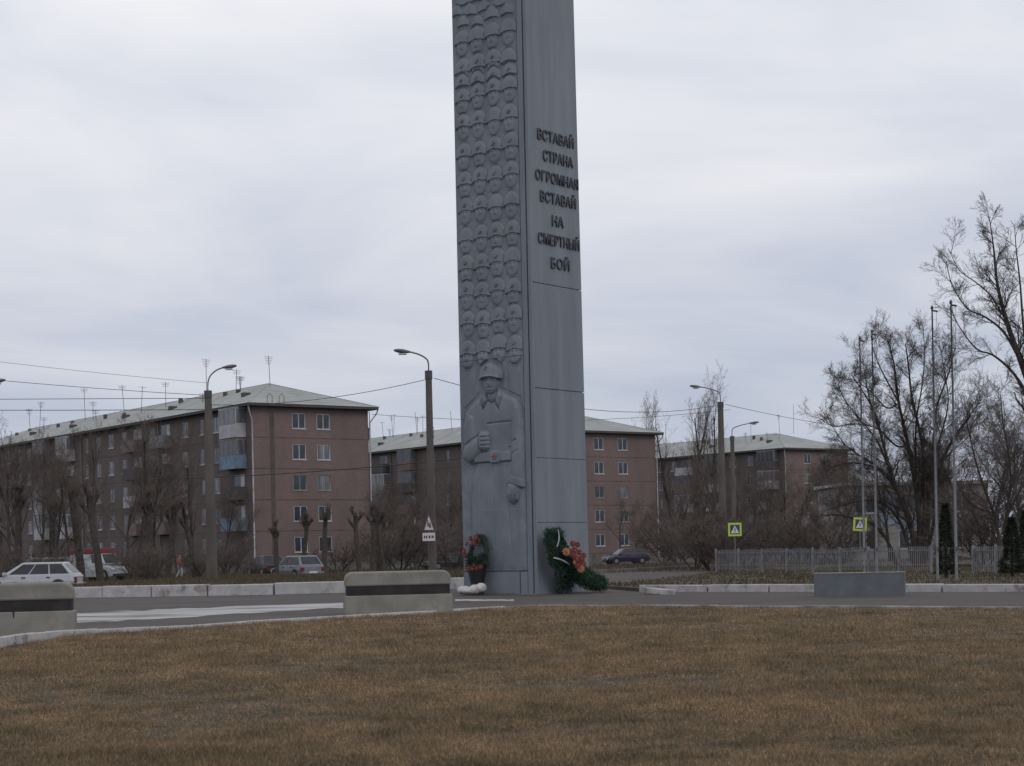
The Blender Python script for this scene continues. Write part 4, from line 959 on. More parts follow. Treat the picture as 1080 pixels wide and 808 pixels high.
    for k in range(int(Lf / 5)):
        y = rng.uniform(4, Lf - 8); s = rng.uniform(.5, 1); x = -ov + (Lg / 2 + ov) * s; z = E + up + (RZ - E) * s; hh_ = rng.uniform(2.0, 4.2) if k % 3 else rng.uniform(.8, 1.6)
        ln_ = rng.uniform(-.08, .08)
        m_ = MB(); m_.tube([(x, y, z - .1), (x + ln_ * hh_, y, z + hh_)], .026, 4)
        for q_ in range(rng.choice([0, 1, 3, 5])): m_.tube([(x - .5 + ln_ * hh_ + .06 * q_, y - .1, z + hh_ - .1 - q_ * .16), (x + .5 + ln_ * hh_ - .06 * q_, y + .1, z + hh_ - .1 - q_ * .16)], .02, 3)
        m_.build('antenna', 'darksteel', roof)
    # downpipes
    for (x, y) in ((-.1, -.12), (Lg + .1, -.12)):
        sg = -1 if x < 1 else 1
        MB().tube([(x + sg * .6, y - .5, E), (x + sg * .55, y - .45, E - .35), (x, y, E - 1.3), (x, y, .4)], .07, 6).build('downpipe', 'bal_white', t, smooth=True)
    for y in (Lf * .25, Lf * .5, Lf * .75): MB().tube([(-.12, y, E), (-.12, y, .4)], .07, 6).build('downpipe', 'bal_grey', t)
    # balconies on the facade
    k = 0
    for ci, (y, w_) in enumerate(bal_cols):
        for fl in range(1, 5):
            z0 = .95 + fl * FLH + .1
            sty = (bstyles or {}).get((ci, fl)) or rng.choice(['grey', 'dark', 'brown', 'grey', 'dark', 'white', 'brown'])
            glazed = (bstyles or {}).get(('g', ci, fl), rng.random() < .4)
            b = MB(); b.box(-1.0, .02, y, y + w_, z0 - .14, z0); b.box(-1.0, -.95, y, y + w_, z0, z0 + 1.05); b.box(-.95, 0.02, y, y + .05, z0, z0 + 1.05); b.box(-.95, .02, y + w_ - .05, y + w_, z0, z0 + 1.05)
            bo = b.build('balcony', 'bal_' + sty, t)
            if glazed:
                f = MB(); n_ = max(3, int(w_ / .75))
                for q_ in range(n_ + 1): yy = y + w_ * q_ / n_; f.box(-1.0, -.95, yy - .03, yy + .03, z0 + 1.05, z0 + 2.45)
                f.box(-1.0, -.95, y, y + w_, z0 + 2.4, z0 + 2.5); f.box(-1.0, 0.02, y - .02, y + .03, z0 + 2.4, z0 + 2.5); f.box(-1.05, .02, y - .05, y + w_ + .05, z0 + 2.5, z0 + 2.56)
                f.box(-1.0, 0, y - .02, y + .03, z0 + 1.05, z0 + 1.12)
                f.build('glazing_bars', 'white_frame' if sty in ('white', 'grey') else 'old_frame', bo)
                MB().box(-.98, -.97, y + .03, y + w_ - .03, z0 + 1.05, z0 + 2.4).build('glazing', 'curtain' if sty in ('white', 'grey') else 'pane', bo)
                MB().box(-.97, 0, y + .01, y + .02, z0 + 1.05, z0 + 2.4).build('glazing', 'curtain', bo)
            else:
                # door and window behind the railing
                MB().box(-.03, -.004, y + .4, y + 1.15, z0 + .02, z0 + 2.15).build('balcony_door', 'old_frame' if rng.random() < .6 else 'white_frame', bo)
                MB().box(-.03, -.004, y + 1.2, y + 2.3, z0 + .8, z0 + 2.15).build('balcony_window', 'pane', bo)
    return t
def cols(y0, y1, pitch_, bal, rng):
    out_ = []; y = y0
    while y < y1:
        w_ = rng.choice([1.35, 1.35, .75])
        if not any(a - .3 < y + w_ and y < a + bw + .3 for a, bw in bal): out_.append((y, w_))
        y += pitch_
    return out_
Z1 = 152.0
o1 = P(269.5, Z1, 0)
bal1 = [(1.3, 3.3), (16.6, 3.0), (23.2, 3.0), (41, 3.0), (48, 3.0), (64, 3.0), (70.5, 3.0)]
fc1 = [(6.6, 1.35), (9.7, .8), (13.0, 1.35)] + cols(20.6, 76, 3.35, bal1, random.Random(2))
fc1 = fc1[:17]
bs1 = {(0, 4): 'white', ('g', 0, 4): True, (0, 3): 'blue', ('g', 0, 3): True, (0, 2): 'dark', ('g', 0, 2): False, (0, 1): 'blue', ('g', 0, 1): False, (1, 4): 'grey', ('g', 1, 4): False, (3, 4): 'white'}
B1 = block(o1, 78, 12.05, 'long five-storey brick apartment block at left with blue balconies at its corner', fc1, bal1, [(4.0, 1.4), (6.55, 1.4)], 5, bs1)
# balconies peeping past its far corner and the soot strip on the gable
for fl in range(1, 5):
    z0 = .95 + fl * FLH + .1; b = MB(); b.box(12.07, 13.05, 1.3, 4.3, z0 - .14, z0); b.box(13.0, 13.05, 1.3, 4.3, z0, z0 + 1.05); b.box(12.07, 13.0, 1.3, 1.35, z0, z0 + 1.05)
    if fl > 2:
        for x in (12.1, 12.55, 13.0): b.box(x, x + .05, 1.3, 1.35, z0 + 1.05, z0 + 2.5)
        b.box(12.07, 13.05, 1.3, 1.35, z0 + 2.45, z0 + 2.5)
    b.build('balcony', 'bal_dark', B1)
MB().box(1.75, 2.15, -.035, -.003, .8, 14.3).build('gable_conduit', mat('soot', (.075, .06, .058), (.11, .082, .076), scale=1), B1)
for x in (1.2, 2.4): MB().tube([(x, -.6, EAVE + .45), (x, -.62, EAVE + 1.1), (x + .25, -.62, EAVE + 1.35), (x + .5, -.62, EAVE + 1.1), (x + .5, -.6, EAVE + .45)], .03, 5).build('service_gooseneck', 'darksteel', B1)
Z2 = 196.0
o2 = P(607, Z2, 0)
bal2 = [(14, 3.1), (33, 3.0), (39.5, 3.0), (53, 3.0)]
fc2 = [(3, 1.35), (6.5, 1.35), (10.5, 1.35)] + cols(18.5, 60, 3.4, bal2, random.Random(3))
B2 = block(o2, 78, 12.5, 'five-storey brick apartment block behind the stele, its gable showing to the right', fc2, bal2, [(3.05, 1.45), (6.7, 1.45)], 8, {(0, 4): 'grey', ('g', 0, 4): True, (1, 4): 'brown', ('g', 1, 4): True})
Z3 = 241.0
o3 = P(830, Z3, 0)
bal3 = [(1.3, 3.3), (12.6, 3.1), (19.2, 3.1), (31, 3.1)]
fc3 = [(6.4, 1.35), (9.9, 1.35)] + cols(16.3, 44, 3.3, bal3, random.Random(4))
B3 = block(o3, 78, 12.9, 'farthest five-storey brick apartment block at right behind bare trees', fc3, bal3, [(3.8, 1.45), (7.6, 1.45)], 11, {(0, 4): 'dark', ('g', 0, 4): True, (0, 3): 'white', (1, 3): 'white', ('g', 1, 3): False, (1, 2): 'white', (3, 4): 'dark', (3, 3): 'dark', (3, 2): 'white'})

# pale low building behind the big tree
o4 = P(893, 140, 0)
t = thing('kindergarten', 'low pale building with a blue upper panel behind the big bare tree', 'building', o4, R(4))
hs = []
b = MB(); 
for k in range(3):
    for fl in range(2): hs.append((.8 + k * 3.6, 2.6 + k * 3.6, .9 + fl * 3, 2.5 + fl * 3))
wall_holes(b, (0, 0, 0), (1, 0, 0), (0, -1, 0), 12, 6.2, hs)
b.quad((12, 0, 0), (12, 9, 0), (12, 9, 6.2), (12, 0, 6.2)); b.quad((0, 9, 0), (0, 0, 0), (0, 0, 6.2), (0, 9, 6.2)); b.quad((0, 9, 0), (12, 9, 0), (12, 9, 6.2), (0, 9, 6.2)); b.quad((0, 0, 6.2), (12, 0, 6.2), (12, 9, 6.2), (0, 9, 6.2))
b.quad((.2, .3, 0), (11.8, .3, 0), (11.8, .3, 6), (.2, .3, 6))
b.build('wall', 'pale_wall', t)
for h in hs: window(t, (h[0], 0, h[2]), (1, 0, 0), (0, -1, 0), 1.8, 1.6, 'wp', 2)
b = MB(); b.box(2.7, 4.3, -.05, -.004, 2.9, 5.6); b.box(4.35, 6.1, -.05, -.004, 2.65, 3.75); b.build('blue_panel', 'blue_panel', t)
MB().box(-.3, 12.3, -.3, 9.3, 6.2, 6.45).build('roof', 'slate', t)

# ------------------------------------------------------------------ vehicles
def car(name, label, cat, loc, rz, paint, L=4.3, Wd=1.68, Hh=1.42, kind='wagon', group='parked and passing vehicles', roofpaint=None):
    t = thing(name, label, cat, loc, rz, group)
    hw = Wd / 2; xf, xr = L / 2, -L / 2
    if kind == 'wagon': belt = .88; ws0, ws1, rr1, rr0 = xf - 1.0, xf - 1.95, xr + .62, xr + .05; hood = .80; nose = .6
    elif kind == 'hatch': belt = .88; ws0, ws1, rr1, rr0 = xf - .95, xf - 1.65, xr + .75, xr + .15; hood = .82; nose = .6
    elif kind == 'suv': belt = 1.0; ws0, ws1, rr1, rr0 = xf - 1.15, xf - 1.75, xr + .3, xr + .06; hood = .95; nose = .75
    else: belt = 1.15; ws0, ws1, rr1, rr0 = xf - .75, xf - 1.25, xr + .08, xr + .02; hood = 1.05; nose = .8
    b = MB(); st_ = [(xf, .34, nose, hw * .84), (xf - .12, .24, nose + .08, hw * .95), (ws0, .22, hood, hw), (ws0 - .3, .22, belt, hw), (xr + .2, .22, belt + .02, hw), (xr, .32, belt - .06, hw * .92)]
    for i, (x, z0, z1, w_) in enumerate(st_):
        k = len(b.v); zm = z0 + (z1 - z0) * .55
        b.v += [(x, -w_ * .93, z0), (x, -w_, zm), (x, -w_ * .95, z1), (x, w_ * .95, z1), (x, w_, zm), (x, w_ * .93, z0)]
        if i:
            for j in range(6): j2 = (j + 1) % 6; b.f.append((k - 6 + j, k - 6 + j2, k + j2, k + j))
    b.f.append((0, 1, 2, 3, 4, 5)); n_ = len(b.v); b.f.append(tuple(range(n_ - 1, n_ - 7, -1)))
    body = b.build('body', paint, t, fixn=True, smooth=False, bevel=.035, seg=3)
    bz = belt - .03; w0_, w1_ = hw * .93, hw * .74
    lo = [(rr0, -w0_), (ws0, -w0_ * .96), (ws0, w0_ * .96), (rr0, w0_)]; hi = [(rr1, -w1_), (ws1, -w1_), (ws1, w1_), (rr1, w1_)]
    cab = MB().hexa([(x, y, bz) for x, y in lo] + [(x, y, Hh) for x, y in hi]); cb_ = cab.build('cabin', roofpaint or paint, t, fixn=True, bevel=.06, seg=3)
    def face(a, b_, c, d, u0, u1, v0, v1, nm):
        def B(u, v): return (a.lerp(b_, u)).lerp(d.lerp(c, u), v)
        p = [B(u0, v0), B(u1, v0), B(u1, v1), B(u0, v1)]; n__ = (p[1] - p[0]).cross(p[3] - p[0]).normalized(); ctr = Vector((0, 0, Hh * .6))
        if n__.dot(p[0] - ctr) < 0: n__ = -n__
        g = MB(); g.hexa([q_ + n__ * .004 for q_ in p] + [q_ + n__ * .012 for q_ in p]); return g.build(nm, 'glass', t, fixn=True)
    LO = [Vector((x, y, bz)) for x, y in lo]; HI = [Vector((x, y, Hh)) for x, y in hi]
    nw = {'wagon': 3, 'suv': 3, 'hatch': 2, 'van': 1}[kind]
    for sgn in (0, 1):
        a, b_, c, d = (LO[0], LO[1], HI[1], HI[0]) if sgn == 0 else (LO[3], LO[2], HI[2], HI[3])
        e0 = .05 if kind != 'van' else .66
        for k in range(nw):
            u0_ = e0 + (.93 - e0) * k / nw + .012; u1_ = e0 + (.93 - e0) * (k + 1) / nw - .012; face(a, b_, c, d, u0_, u1_, .12, .86, 'side_window')
    face(LO[1], LO[2], HI[2], HI[1], .07, .93, .08, .9, 'windscreen')
    if kind != 'van': face(LO[0], LO[3], HI[3], HI[0], .08, .92, .15, .88, 'rear_window')
    r_ = .30 if kind in ('wagon', 'hatch') else .36
    for x in (xf - .78, xr + .78):
        for s in (-1, 1):
            T = Matrix.Translation((x, s * (hw - .1), r_)) @ Matrix.Rotation(R(90), 4, 'X')
            w_ = MB(); w_.prism([(r_ * cos(2 * pi * k / 20), r_ * sin(2 * pi * k / 20)) for k in range(20)], -.105, .105, T); wo = w_.build('wheel', 'tyre', t, fixn=True, bevel=.02)
            w_ = MB(); w_.prism([(r_ * .62 * cos(2 * pi * k / 16), r_ * .62 * sin(2 * pi * k / 16)) for k in range(16)], -.115, .115, T); w_.build('rim', 'rim', wo, fixn=True)
            w_ = MB(); w_.prism([((r_ + .06) * cos(2 * pi * k / 20), (r_ + .06) * sin(2 * pi * k / 20)) for k in range(20)], -.092, .092, Matrix.Translation((x, s * (hw - .09), r_ + .02)) @ Matrix.Rotation(R(90), 4, 'X')); w_.build('wheel_arch', 'plastic', t, fixn=True)
    for s in (-1, 1):
        MB().box(xf - .10, xf + .005, s * hw * .62 - .16, s * hw * .62 + .16, nose - .14, nose + .0).build('headlight', 'headlight', t, bevel=.02)
        MB().box(xr - .005, xr + .12, s * hw * .80 - .10, s * hw * .80 + .12, belt - .38, belt - .12).build('tail_light', 'redlight', t, bevel=.015)
        MB().box(ws0 - .28, ws0 - .12, s * (hw + .07) - .09, s * (hw + .07) + .09, belt + .0, belt + .13).build('mirror', paint, t, bevel=.02)
        for xh in ((.15, -.95) if kind != 'van' else (.9,)): MB().box(xh - .08, xh + .08, s * (hw + .01) - .02, s * (hw + .01) + .02, belt - .13, belt - .09).build('door_handle', 'plastic', t)
    b = MB(); b.box(xf - .02, xf + .05, -hw * .8, hw * .8, .3, .46); b.build('front_bumper', paint if kind != 'van' else 'plastic', t, bevel=.03)
    b = MB(); b.box(xr - .07, xr + .02, -hw * .86, hw * .86, .3, .5); b.build('rear_bumper', paint if kind != 'van' else 'plastic', t, bevel=.03)
    b = MB(); b.box(xr - .077, xr - .071, -.26, .26, .52 - .12, .52 - .01); b.build('number_plate', 'sign_white', t)
    return t
c1 = P(84, 77, 0)
car('station_wagon', 'white estate car driving left behind the kerb at the left edge', 'car', (c1.x - 2.18, c1.y + .1, 0), R(181), 'carwhite', L=4.35, Hh=1.44)
p = P(40, 108, 0)
car('parked_car', 'dark off-road car half hidden behind the white estate car', 'car', (p.x, p.y, 0), R(200), 'cardark', L=4.4, Wd=1.75, Hh=1.68, kind='suv', roofpaint='carsilver')
p = P(104, 121, 0)
car('delivery_van', 'white van with a red roof parked among the trees at left', 'van', (p.x, p.y, 0), R(-33), 'carwhite', L=4.4, Wd=1.8, Hh=1.92, kind='van')
vn = bpy.context.scene.objects['delivery_van']
b = MB(); b.box(-2.15, 1.0, -.76, .76, 1.88, 2.25); b.build('red_roof_box', 'carred', vn, bevel=.06)
p = P(313, 104, 0)
car('parked_car', 'silver estate car parked by the pollarded trees, rear towards the viewer', 'car', (p.x, p.y, 0), R(124), 'carsilver', L=4.3, Hh=1.46)
p = P(281, 124, 0)
car('parked_car', 'dark car parked just left of the silver estate car', 'car', (p.x, p.y, 0), R(120), 'cardark', L=4.0, Hh=1.5, kind='hatch')
p = P(471, 140, 0)
car('parked_car', 'dark car in the yard right of the second lamp post', 'car', (p.x, p.y, 0), R(215), 'cardark', L=4.2, Hh=1.42, kind='hatch')
p = P(660, 156, 0)
car('parked_car', 'violet-blue car parked below the gable right of the stele', 'car', (p.x, p.y, 0), R(200), 'carpurple', L=4.1, Hh=1.4, kind='hatch')

# ------------------------------------------------------------------ person
def skin(name, verts, edges, radii, m, parent, sub=1, root=0):
    me = bpy.data.meshes.new(name); me.from_pydata(verts, edges, []); me.materials.append(M[m]); o = bpy.data.objects.new(name, me); C.objects.link(o); o.parent = parent
    s = o.modifiers.new('s', 'SKIN'); 
    for i, r_ in enumerate(radii): me.skin_vertices[0].data[i].radius = (r_, r_) if not hasattr(r_, '__len__') else r_
    me.skin_vertices[0].data[root].use_root = True
    o.modifiers.new('ss', 'SUBSURF').levels = sub; o.modifiers['ss'].render_levels = sub; s.use_smooth_shade = True
    return o
def with_skin(me):
    return me
pp = P(190, 120, 0)
per = thing('person', 'person in red jacket and pale trousers walking under the trees near the first lamp', 'person', (pp.x, pp.y, 0), R(-60))
def mk_skin(name, verts, edges, radii, m, sub=1):
    me = bpy.data.meshes.new(name); me.from_pydata(verts, edges, []); me.materials.append(M[m]); o = bpy.data.objects.new(name, me); C.objects.link(o); o.parent = per
    bm = bmesh.new(); bm.from_mesh(me); lay = bm.verts.layers.skin.verify(); bm.verts.ensure_lookup_table()
    for i, r_ in enumerate(radii): bm.verts[i][lay].radius = (r_, r_)
    bm.verts[0][lay].use_root = True; bm.to_mesh(me); bm.free()
    s = o.modifiers.new('s', 'SKIN'); s.use_smooth_shade = True; q_ = o.modifiers.new('ss', 'SUBSURF'); q_.levels = sub; q_.render_levels = sub
    return o
bv = [(0, 0, .92), (0, 0, 1.15), (0, 0, 1.38), (0, .01, 1.47), (0, .02, 1.58), (0, .02, 1.68),
      (.09, 0, .88), (.10, .12, .48), (.10, .05, .08), (.10, .2, .04), (-.09, 0, .88), (-.10, -.02, .48), (-.10, -.25, .12), (-.10, -.12, .03),
      (.19, 0, 1.37), (.25, -.08, 1.1), (.24, .02, .86), (.24, .05, .77), (-.19, 0, 1.37), (-.25, .08, 1.1), (-.24, .2, .9), (-.24, .25, .83)]
be = [(0, 1), (1, 2), (2, 3), (3, 4), (4, 5), (0, 6), (6, 7), (7, 8), (8, 9), (0, 10), (10, 11), (11, 12), (12, 13), (2, 14), (14, 15), (15, 16), (16, 17), (2, 18), (18, 19), (19, 20), (20, 21)]
br_ = [.12, .12, .13, .055, .095, .08, .08, .06, .04, .035, .08, .06, .04, .035, .055, .04, .03, .03, .055, .04, .03, .03]
mk_skin('body', bv, be, br_, 'skin')
mk_skin('jacket', [bv[i] for i in (0, 1, 2, 14, 15, 16, 18, 19, 20)], [(0, 1), (1, 2), (2, 3), (3, 4), (4, 5), (2, 6), (6, 7), (7, 8)], [.17, .155, .165, .085, .068, .055, .085, .068, .055], 'jacket')
mk_skin('trousers', [bv[i] for i in (0, 6, 7, 8, 10, 11, 12)], [(0, 1), (1, 2), (2, 3), (0, 4), (4, 5), (5, 6)], [.135, .105, .085, .065, .105, .085, .065], 'trousers')
mk_skin('hair', [(0, 0, 1.66), (0, -.01, 1.72)], [(0, 1)], [.105, .085], 'hair')

# ------------------------------------------------------------------ trees
def rotv(d, ang, rng):
    a = d.cross(Vector((rng.uniform(-1, 1), rng.uniform(-1, 1), rng.uniform(-1, 1))))
    if a.length < 1e-4: a = Vector((1, 0, 0))
    return (Matrix.Rotation(ang, 3, a.normalized()) @ d).normalized()
def grow(out_, p, d, L, r, lev, cfg, rng):
    n = cfg['seg'][lev]; pts = [p.copy()]; rad = [r]; dirs = [d.copy()]; tip = r * cfg['taper'][lev]
    for k in range(n):
        d = rotv(d, rng.gauss(0, cfg['wob'][lev]), rng); d = (d + Vector((0, 0, cfg['up'][lev]))).normalized()
        p = p + d * (L / n); pts.append(p); rad.append(r + (tip - r) * (k + 1) / n); dirs.append(d)
    out_[min(lev, len(out_) - 1)].append((pts, rad, cfg['sides'][lev]))
    if lev + 1 >= len(cfg['n']): return
    m = cfg['n'][lev + 1]; m = rng.randint(int(m * .8), int(m * 1.2 + .5))
    for k in range(m):
        s = cfg['start'][lev] + (1 - cfg['start'][lev]) * ((k + rng.random()) / m); i = min(n - 1, int(s * n)); f = s * n - i
        q = pts[i].lerp(pts[i + 1], f); rr = (rad[i] * (1 - f) + rad[i + 1] * f)
        nd = rotv(dirs[i + 1], rng.uniform(*cfg['ang'][lev]), rng)
        grow(out_, q, nd, L * cfg['len'][lev] * rng.uniform(.65, 1.25) * (1.15 - .5 * s), max(cfg['rmin'], rr * cfg['rr'][lev]), lev + 1, cfg, rng)
def mesh_chains(name, chains, m, parent):
    b = MB()
    for pts, rad, sd_ in chains: b.tube(pts, rad, sd_, cap=sd_ > 4)
    return b.build(name, m, parent, smooth=True)
def tree(label, seed, H_, cfg, loc=(0, 0, 0), rz=0, name='bare_tree', tw='twig', group=None, stems=1, lean=0.12, white=False, parts_at=1):
    rng = random.Random(seed); t = thing(name, label, 'tree', loc, rz, group)
    out_ = [[], [], [], [], []]
    for s in range(stems):
        a = rng.uniform(0, 6.28); l_ = lean if stems == 1 else cfg.get('splay', .35)
        d = Vector((cos(a) * l_, sin(a) * l_, 1)).normalized(); grow(out_, Vector((cos(a) * .05 * (stems > 1), sin(a) * .05 * (stems > 1), -.1)), d, H_ * cfg['tl'] * (1 if stems == 1 else rng.uniform(.75, 1.1)), cfg['r'] * H_ * (1 if stems == 1 else .6), 0, cfg, rng)
    tr = mesh_chains('trunk', out_[0] + (out_[1] if parts_at else []), 'bark', t); mesh_chains('crown', sum(out_[1 + parts_at:], []), tw, t)
    if white: MB().tube([(0, 0, -.05), (0, 0, .9)], [cfg['r'] * H_ * 1.08, cfg['r'] * H_ * 1.0], 10).build('limewash', 'lime', tr)
    return t
CF_broad = dict(n=[1, 10, 10, 9, 6], seg=[6, 6, 5, 4, 3], taper=[.35, .25, .3, .3, .5], wob=[.10, .16, .2, .25, .3], up=[.05, .10, .06, .04, .03], sides=[8, 6, 4, 3, 3], start=[.3, .25, .2, .15, .1],
                ang=[(.5, 1.05), (.5, 1.0), (.5, 1.1), (.5, 1.1)], len=[.62, .48, .45, .5], rr=[.5, .42, .45, .5], rmin=.0058, tl=.72, r=.0135)
CF_up = dict(CF_broad, n=[1, 14, 8, 7, 4], ang=[(.3, .6), (.4, .8), (.4, .9), (.5, 1.0)], len=[.38, .45, .45, .5], up=[.06, .16, .1, .06, .03], tl=.95, r=.013, start=[.2, .2, .15, .1, .1], splay=.2)
CF_bush = dict(CF_broad, n=[1, 9, 8, 5], seg=[4, 4, 3, 3], len=[.6, .5, .5], tl=.75, r=.014, splay=.45, start=[.15, .1, .1], ang=[(.3, .9), (.4, 1.0), (.4, 1.0)], rr=[.5, .5, .5], rmin=.009)
CF_poll = dict(n=[1, 5, 22, 4], seg=[5, 3, 3, 2], taper=[.75, .9, .3, .5], wob=[.04, .2, .15, .2], up=[.10, .2, .15, .1], sides=[8, 7, 3, 3], start=[.78, .55, .3], ang=[(.3, .9), (.2, .9), (.3, .8)], len=[.22, .9, .5], rr=[.7, .1, .6], rmin=.010, tl=.8, r=.036, splay=.2)
# prototypes are placed where they are first needed
protos = {}
def proto(kind, seed): 
    cfgs = dict(broad=(CF_broad, 9.5, 'twig_b', 1), up=(CF_up, 11, 'twig_b', 1), bush=(CF_bush, 3.6, 'twig_b', 6), poll=(CF_poll, 4.6, 'twig_b', 1), pale=(CF_up, 13, 'twig_light', 1))
    return cfgs[kind]
names_ = dict(broad='bare_tree', up='bare_tree', bush='leafless_shrub', poll='pollarded_tree', pale='birch_tree')
def plant(kind, var, px, Y, hgt, label, group, h0=-.03, rz=None, wide=1.0):
    cfg, H_, tw, stems = proto(kind, var); p = P(px, Y, h0); rz = (px * 1.7) % 6.28 if rz is None else rz; s = hgt / H_
    if (kind, var) not in protos:
        t = tree(label, var * 13 + len(kind), H_, cfg, p, rz, names_[kind], tw, group, stems, white=False)
        t.scale = (s * wide, s * wide, s); protos[(kind, var)] = t
    else: t = dup(protos[(kind, var)], p, rz, label, group, (s * wide, s * wide, s))
    t['category'] = 'shrub' if kind == 'bush' else 'tree'
    return t
rg = random.Random(77)
# trees before the left block
row = sorted([(8, 112, 10.5), (27, 128, 11), (46, 118, 9.5), (58, 106, 8.5), (76, 128, 11), (104, 152, 12), (134, 124, 9.5), (144, 126, 12), (158, 114, 10), (168, 134, 12.5), (187, 156, 10), (205, 124, 8.6), (236, 125, 7.2), (-14, 120, 11), (250, 136, 6.0)])
for i, (px, Y, h) in enumerate(row): plant('broad' if i % 3 else 'up', 1 + (i * 7) % 4, px, Y, h, f'bare brown tree before the left block, {nth(i)} of its row', 'bare trees before the left block', wide=.95)
row = [(-5, 104), (33, 101), (52, 112), (150, 112), (146, 104), (150, 99), (160, 106), (218, 102), (240, 110), (262, 116), (356, 122), (128, 146), (60, 100), (210, 130)]
row.sort()
for i, (px, Y) in enumerate(row): plant('bush', 1 + i % 3, px, Y, rg.uniform(1.8, 3.2), f'low leafless shrub under the left block trees, {nth(i)}', 'shrubs under the left trees', wide=1.5)
# pollarded trunks in front of the gable
row = [(176, 103, 5.6), (207, 104, 5.4), (293, 98, 3.9), (318, 118, 5.0), (343, 112, 5.3), (380, 112, 5.2), (392, 118, 5.4), (405, 124, 5.6)]
for i, (px, Y, h) in enumerate(row):
    t = plant('poll', 1 + i % 4, px, Y, h, f'dark pollarded trunk by the left block gable, {nth(i)} of the lopped trees', 'pollarded trees')
# trunks that stand thick in the left row
row = [(18, 106, 7), (55, 110, 6.5), (86, 108, 7.5), (107, 103, 7.0), (160, 108, 6.5)]
for i, (px, Y, h) in enumerate(row): plant('poll', 1 + (i + 2) % 4, px, Y, h, f'thick dark lopped trunk near the white cars, {nth(i)}', 'lopped trunks by the left road')
# before the middle block
row = [(398, 165, 8.5), (412, 150, 7.8), (428, 160, 9.5), (441, 145, 8), (468, 150, 8), (484, 165, 9), (500, 170, 8), (655, 172, 7.8), (668, 168, 6.2)]
for i, (px, Y, h) in enumerate(row): plant('broad', 1 + (i * 3) % 4, px, Y, h, f'bare tree before the middle block, {nth(i)} of its row', 'bare trees before the middle block', wide=1.0)
row = [(402, 135), (422, 130), (438, 138), (478, 132), (490, 142), (510, 150)]
for i, (px, Y) in enumerate(row): plant('bush', 1 + i % 3, px, Y, rg.uniform(3.5, 5), f'leafless shrub left of the stele, {nth(i)} of its row', 'shrubs left of the stele', wide=1.5)
# before the right block
row = [(706, 190, 9), (722, 175, 8.6), (738, 180, 10), (756, 165, 8.6), (772, 172, 9.5), (790, 160, 9.0), (808, 170, 9.8), (826, 158, 9.0), (843, 172, 10.5), (860, 160, 10), (878, 165, 10.5), (896, 172, 10), (915, 160, 9.5)]
for i, (px, Y, h) in enumerate(row): plant('broad', 1 + (i * 5 + 1) % 4, px, Y, h, f'bare tree before the right block, {nth(i)} of its row', 'bare trees before the right block', wide=1.05)
row = [(700, 150), (716, 142), (733, 112), (750, 106), (768, 104), (788, 112), (806, 130), (826, 122), (845, 128), (864, 118), (884, 112), (1038, 96), (1066, 92)]
for i, (px, Y) in enumerate(row): plant('bush', 1 + i % 3, px, Y, rg.uniform(3.4, 5.2), f'leafless shrub behind the picket fence, {nth(i)} of its row', 'shrubs behind the fence', wide=1.6)
# tall pale trees at the right block and behind the middle roof
row = [(717, 205, 19, 1), (738, 200, 21, 2), (748, 205, 20, 1), (757, 200, 20.5, 2)]
for i, (px, Y, h, v) in enumerate(row): plant('pale', v, px, Y, h * .93, f'tall pale slender tree rising above the right block roof, {nth(i)} of four', 'tall pale trees before the right roof', wide=.75)
for i, (px, Y, h, v) in enumerate([(660, 290, 24, 1), (674, 290, 22, 2)]): plant('pale', v, px, Y, h, ['pale treetop showing above the middle block roof, left one', 'pale treetop showing above the middle block roof, right one'][i], 'treetops behind the middle block', wide=.7)
# wood behind the fence at the right
row = [(940, 125, 9.5), (1010, 118, 11), (1028, 105, 9.5), (1062, 120, 11), (1084, 105, 10), (885, 135, 9), (1045, 135, 13), (925, 140, 10), (990, 130, 10), (972, 118, 9)]
row.sort()
for i, (px, Y, h) in enumerate(row): plant('broad', 1 + (i * 3 + 2) % 4, px, Y, h, f'bare tree in the grove behind the flagpoles, {nth(i)}', 'grove behind the flagpoles', wide=1.15)

